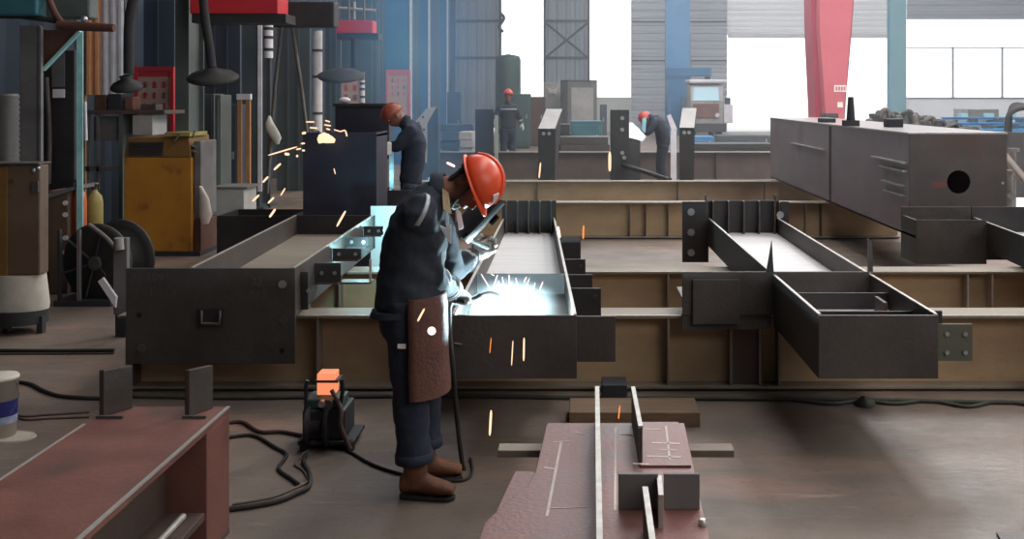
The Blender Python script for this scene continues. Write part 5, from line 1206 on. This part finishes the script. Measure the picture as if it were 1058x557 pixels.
# reflective bands
ax = (elR - shR).normalized()
MB().lathe(shR + ax * .015, [(.0885, -.011), (.0925, -.010), (.0925, .010), (.0885, .011)], 22, (ax + Vector((.9, 0, .35))).normalized()).build('reflective_band', 'reflective', jk)
ax = (wrR - elR).normalized()
MB().lathe(elR + ax * .10, [(.064, -.01), (.068, -.009), (.068, .009), (.064, .01)], 20, ax).build('reflective_band', 'reflective', jk)
MB().lathe(wrR - ax * .05, [(.058, -.008), (.062, -.007), (.062, .007), (.058, .008)], 20, ax).build('reflective_band', 'reflective', jk)
# khaki collar lining and pale shirt lapels
MB().poly3([Wd(457, 195, -.115), Wd(463, 200, -.11), Wd(466, 221, -.13), Wd(458, 216, -.15)], (0, .02, 0)).build('collar_flap', 'khaki', jk)
MB().poly3([Wd(471, 216, -.06), Wd(475, 219, -.05), Wd(478, 236, -.07), Wd(474, 238, -.08)], (.004, .015, 0)).build('shirt_lapel', 'sheet_white', jk)
MB().poly3([Wd(454, 233, -.20), Wd(459, 236, -.19), Wd(465, 232, -.18), Wd(465, 252, -.17), Wd(461, 246, -.18)], (.006, .012, 0)).build('reflective_patch', 'reflective', jk)
# thigh label
MB().box(PX(411, D0 - .2), PX(419.5, D0 - .2), D0 - .208, D0 - .196, PZ(360, D0 - .2), PZ(355.5, D0 - .2)).build('pocket_label', 'sticker', trs)
# leather apron, a curved sheet over the front of the thighs
def shell(mb, rows, a0, a1, th, n=14):
    out = []
    for c, ra, rb in rows:
        c = Vector(c); r1 = [c + Vector((math.cos(a0 + (a1 - a0) * k / n) * ra, math.sin(a0 + (a1 - a0) * k / n) * rb, 0)) for k in range(n + 1)]
        r2 = [c + Vector((math.cos(a0 + (a1 - a0) * k / n) * (ra - th), math.sin(a0 + (a1 - a0) * k / n) * (rb - th), 0)) for k in range(n, -1, -1)]
        out.append(r1 + r2)
    return mb.rings(out)
ap = MB(); shell(ap, [(W(426, 402), .185, .235), (W(425, 375), .18, .23), (W(425, 345), .178, .225), (W(424, 315), .18, .222), (W(424, 302), .170, .21)], -PI * .46, PI * .38, .012)
o = ap.build('leather_apron', 'leather', wt)
# face shield held in front of the face, and its handle
nrm = Vector((.62, .42, -.66)).normalized(); tall = perp(Vector((.30, .0, .75)), nrm); sd = nrm.cross(tall)
mc = Wd(501, 230, .32)
sh = MB(); rows = []
for k in range(9):
    v = -.135 + .27 * k / 8; wd = .115 * (1 - .22 * max(0, -v / .135) ** 4)
    row = [mc + tall * v + sd * (math.sin(a) * wd) + nrm * (math.cos(a) - 1) * .10 for a in [-1.25 + 2.5 * j / 12 for j in range(13)]]
    rows.append(row + [p - nrm * .006 for p in reversed(row)])
sh.rings(rows, smooth=False); ms = sh.build('face_shield', 'mask_black', wt); ms['label'] = 'black hand-held welding shield'
q = MB(); c = mc + nrm * .004 + tall * .04; q.poly3([c + sd * .055 + tall * .028, c - sd * .055 + tall * .028, c - sd * .055 - tall * .028, c + sd * .055 - tall * .028], nrm * .012); q.build('filter_window', 'hole_dark', ms)
MB().tube([mc - tall * .09 - nrm * .02, mc - tall * .15 - nrm * .05 + Vector((0, .12, 0)), wrL + (Wd(516, 248, .74) - wrL).normalized() * .09 + Vector((.01, -.02, .01))], .014, 10).build('shield_handle', 'strap', ms)
# head strap and chin strap
q = MB(); q.tube([(-.05, -.086, .05), (-.085, -.05, .02), (-.10, 0, .0), (-.085, .05, .02), (-.05, .086, .05)], .009, 8, 4); q.tube([(.03, -.085, .04), (.05, -.078, -.03), (.075, -.03, -.105), (.075, .03, -.105), (.05, .078, -.03), (.03, .085, .04)], .006, 6, 4); q.xf(R); q.build('head_strap', 'strap', wt)
q = MB(); rr = []
for k in range(6):
    z = .04 - .035 * k; rr.append([Vector((-.016 + (-.086) * math.cos(a) * (1 - .10 * k), .081 * math.sin(a) * (1 - .05 * k), z)) for a in [-1.15 + 2.3 * j / 14 for j in range(15)]] + [Vector((-.016 + (-.070) * math.cos(a) * (1 - .10 * k), .066 * math.sin(a) * (1 - .05 * k), z)) for a in [1.15 - 2.3 * j / 14 for j in range(15)]])
q.rings(rr); q.xf(R); q.build('hair', 'hair', wt)
# torch in the right hand
hR = Wd(487, 309, .56)
tt = thing('welding_torch', 'dark welding torch held in the gloved right hand of the welder', 'welding torch', hR)
MB().tube([hR - Vector((.09, .12, -.0)), hR + Vector((.0, .0, -.01)), hR + Vector((.05, .03, .015))], [.013, .016, .014], 10, 4).build('grip', 'strap', tt)
MB().tube([hR + Vector((.05, .03, .015)), hR + Vector((.10, .05, .025)), hR + Vector((.14, .06, .01)), hR + Vector((.16, .06, -.015))], [.010, .009, .010, .012], 10, 6).build('neck', 'tarnish', tt)
MB().tube([hR + Vector((.16, .06, -.015)), hR + Vector((.165, .06, -.045))], [.014, .010], 10).build('nozzle', 'bolt_zinc', tt)
MB().tube([hR - Vector((.09, .12, 0)), Wd(464, 322, .28), Wd(465, 345, .20), Wd(468, 380, .14), Wd(472, 430, .24), Wd(478, 480, .28), Wd(485, 497, .30)], .012, 8, 6).build('torch_lead', 'rubber', tt)

# ---- bending worker behind the welder (faces left)
def far_worker(label, d, lean, pts, cols, hat, feet_z, fd, fvec, uvec, handpts, wr=.008):
    V = lambda px, py, dy=0.0: Vector((PX(px, d), d + dy, PZ(py, d)))
    sd = Vector((-Vector(fd).y, Vector(fd).x, 0))
    sp = [(V(*p[:2]), p[2], p[3]) for p in pts['spine']]
    nb = sp[-2][0]
    arms = []
    for sg, (hx, hy) in zip((-1, 1), handpts):
        s0 = nb + sd * .17 * sg; wv = V(hx, hy) + sd * .10 * sg; mid = (s0 + wv) / 2 + Vector((0, 0, -.10)) + sd * .05 * sg
        arms.append((s0, mid, wv, (wv - mid), (0, 0, -1), Vector((0, 0, 1)) - sd * sg, .5))
    legs = []
    hp = sp[0][0]
    for sg in (-1, 1):
        h = hp + sd * .09 * sg; an = Vector((hp.x, hp.y, 0)) + sd * .11 * sg + Vector(fd) * pts.get('step', 0) * sg; an.z = feet_z + .085
        kn = (h + an) / 2 + Vector(fd) * .05; legs.append((h, kn, an, fd))
    return worker(label, V(*pts['head']), fvec, uvec, sp, arms, legs, fd, cols, hat, fine=1.5, sticker=False, wr=wr)
t2, R2, j2, q2 = far_worker('worker in dim orange hard hat bending left behind the welder', 12.5, 0,
    dict(head=(408, 121), spine=[(424, 190, .13, .17), (425, 180, .135, .175), (427, 165, .14, .18), (428, 148, .145, .20), (425, 133, .12, .20), (418, 126, .07, .09)]),
    ('navy_cloth', 'navy_cloth'), 'helmet_dimmed', 0.0, (-1, -.12, 0), (-.75, -.25, -.6), (-.55, -.1, .8), ((399, 152), (398, 150)))
sp_ = Vector((PX(424, 12.5), 12.5, 0))
V2 = lambda px, py, dy: P(px, py, 12.5 + dy)
MB().poly3([V2(424, 133, -.235), V2(426, 134, -.235), V2(424, 139, -.235), V2(422, 138, -.235)], (0, .03, 0)).build('reflective_patch', 'reflective', j2)
# ---- far standing worker, back to us, on a timber stand
o = MB().box(PX(512, 25.5), PX(540, 25.5), 25.0, 26.1, 0, .30).build('timber_stand', 'wood', None, .01); tag(o, 'low timber stand under the far standing worker', 'stand')
t3, R3, j3, q3 = far_worker('far worker in reddish hard hat standing with back turned on the farthest girder', 25.5, 0,
    dict(head=(525, 99), spine=[(525, 133, .12, .17), (525, 129, .125, .18), (525, 122, .125, .18), (525, 115, .13, .21), (525, 110.5, .11, .19), (525, 106, .065, .08)]),
    ('jacket_cloth', 'navy_cloth'), 'helmet_red', .30, (-.25, .97, 0), (-.3, .93, -.2), (0, .2, 1), ((535, 128), (513, 121)))
MB().loft([(Vector((PX(525, 25.5), 25.5, PZ(py, 25.5))), Vector((.228, .05, 0)), Vector((-.03, .150, 0))) for py in (113.3, 112.2)], 20).build('reflective_band', 'reflective', j3)
# ---- crouching far welder
t4, R4, j4, q4 = far_worker('dark clad far worker crouching left over the glaring workpiece', 21.9, 0,
    dict(head=(668, 123), spine=[(685, 150, .14, .17), (685, 145, .145, .18), (684, 136, .15, .19), (680, 128, .15, .20), (676, 124, .12, .19), (672, 122.5, .07, .09)]),
    ('navy_cloth', 'navy_cloth'), 'helmet_red', 0.0, (-1, -.1, 0), (-.6, -.1, -.8), (-.75, 0, .65), ((661, 137), (662, 138)))
q = MB(); q.poly3([P(664, 123, 21.6), P(668, 121, 21.6), P(667, 137, 21.6), P(663, 135, 21.6)], (0, .25, 0)); q.build('face_shield', 'paint_sky', t4)  # sky colour stands for cyan arc light on the shield
# pale glove shaped rag on the strut
mb = MB(); mb.loft([((PX(px, 15), 15.0, PZ(py, 15)), (a, 0, 0), (0, .04, 0)) for px, py, a in ((287, 149, .02), (285, 143, .07), (281, 135, .085), (278, 127, .06), (278, 120, .015))], 12); mb.jitter(.025, 7); o = mb.build('cloth_rag', 'cloth_white'); tag(o, 'pale rag caught on the left A-frame strut above the sparks', 'rag')
# ================================================================= LIGHT
w = bpy.data.worlds.new('world'); sc.world = w; w.use_nodes = True
bg = w.node_tree.nodes['Background']; bg.inputs['Color'].default_value = (.93, .97, 1, 1); bg.inputs['Strength'].default_value = WORLD
def area(name, loc, sx, sy, power, col=(1, 1, 1), rot=(0, 0, 0)):
    l = bpy.data.lights.new(name, 'AREA'); l.shape = 'RECTANGLE'; l.size = sx; l.size_y = sy; l.energy = power; l.color = col
    o = bpy.data.objects.new(name, l); COL.objects.link(o); o.location = loc; o.rotation_euler = rot; return o
for args in AREAS: area(*args)
def haze(name, label, x0, x1, y0, y1, z0, z1, dens, col, blob=None, aniso=.3, nscale=0):
    m = bpy.data.materials.new(name); m.use_nodes = True; nt = m.node_tree; nt.nodes.clear()
    o_ = nt.nodes.new('ShaderNodeOutputMaterial'); v = nt.nodes.new('ShaderNodeVolumeScatter')
    v.inputs['Color'].default_value = col; v.inputs['Density'].default_value = dens; v.inputs['Anisotropy'].default_value = aniso
    if blob:                                # density fades from the middle of the cloud to nothing at its edge
        tc = nt.nodes.new('ShaderNodeTexCoord'); mp = nt.nodes.new('ShaderNodeMapping')
        mp.inputs['Scale'].default_value = (2 / (x1 - x0), 2 / (y1 - y0), 2 / (z1 - z0)); mp.inputs['Location'].default_value = (0, 0, -1)
        nt.links.new(tc.outputs['Object'], mp.inputs['Vector'])
        ln = nt.nodes.new('ShaderNodeVectorMath'); ln.operation = 'LENGTH'; nt.links.new(mp.outputs['Vector'], ln.inputs[0])
        mr = nt.nodes.new('ShaderNodeMapRange'); mr.interpolation_type = 'SMOOTHSTEP'
        mr.inputs['From Min'].default_value = 0.0; mr.inputs['From Max'].default_value = .98; mr.inputs['To Min'].default_value = dens; mr.inputs['To Max'].default_value = 0
        nt.links.new(ln.outputs['Value'], mr.inputs['Value']); out = mr.outputs['Result']
        if nscale:
            nz = nt.nodes.new('ShaderNodeTexNoise'); nz.inputs['Scale'].default_value = nscale; nz.inputs['Detail'].default_value = 3
            nt.links.new(tc.outputs['Object'], nz.inputs['Vector'])
            m2 = nt.nodes.new('ShaderNodeMapRange'); m2.inputs['From Min'].default_value = .35; m2.inputs['From Max'].default_value = .65; m2.inputs['To Min'].default_value = .3; m2.inputs['To Max'].default_value = 1.5
            nt.links.new(nz.outputs['Fac'], m2.inputs['Value'])
            mu = nt.nodes.new('ShaderNodeMath'); mu.operation = 'MULTIPLY'; nt.links.new(out, mu.inputs[0]); nt.links.new(m2.outputs['Result'], mu.inputs[1]); out = mu.outputs[0]
        nt.links.new(out, v.inputs['Density'])
    nt.links.new(v.outputs[0], o_.inputs['Volume']); MATS[name] = m
    mb = MB()
    if blob: mb.ball(((x0 + x1) / 2, (y0 + y1) / 2, (z0 + z1) / 2), (x1 - x0) / 2, (y1 - y0) / 2, (z1 - z0) / 2, 20, 12)
    else: mb.box(x0, x1, y0, y1, z0, z1)
    o = mb.build(name, name); tag(o, label, 'haze', None, 'stuff'); return o
if HAZE:
    haze('haze', 'thin bright haze filling the far part of the hall', -7.0, 30, 12.6, 57.4, .02, 10.9, .007, (.90, .95, 1, 1), None, .5)
    haze('welding_smoke', 'bluish welding smoke drifting behind the bending worker', -4.9, -1.0, 13.5, 23.5, -1.6, 7.5, .16, (.12, .42, 1, 1), True, .2, .8)
    haze('fume_bloom', 'glowing white fume and bloom over the arc in the middle trough', -.72, -.06, 5.59, 6.10, .56, .92, 2.4, (.9, .95, 1, 1), True, .0, 9)  # fume volume also takes the place of lens bloom around the arc
vs = sc.view_settings; vs.view_transform = 'Standard'; vs.look = 'None'; vs.gamma = 1; vs.use_curve_mapping = False; vs.exposure = EXPO
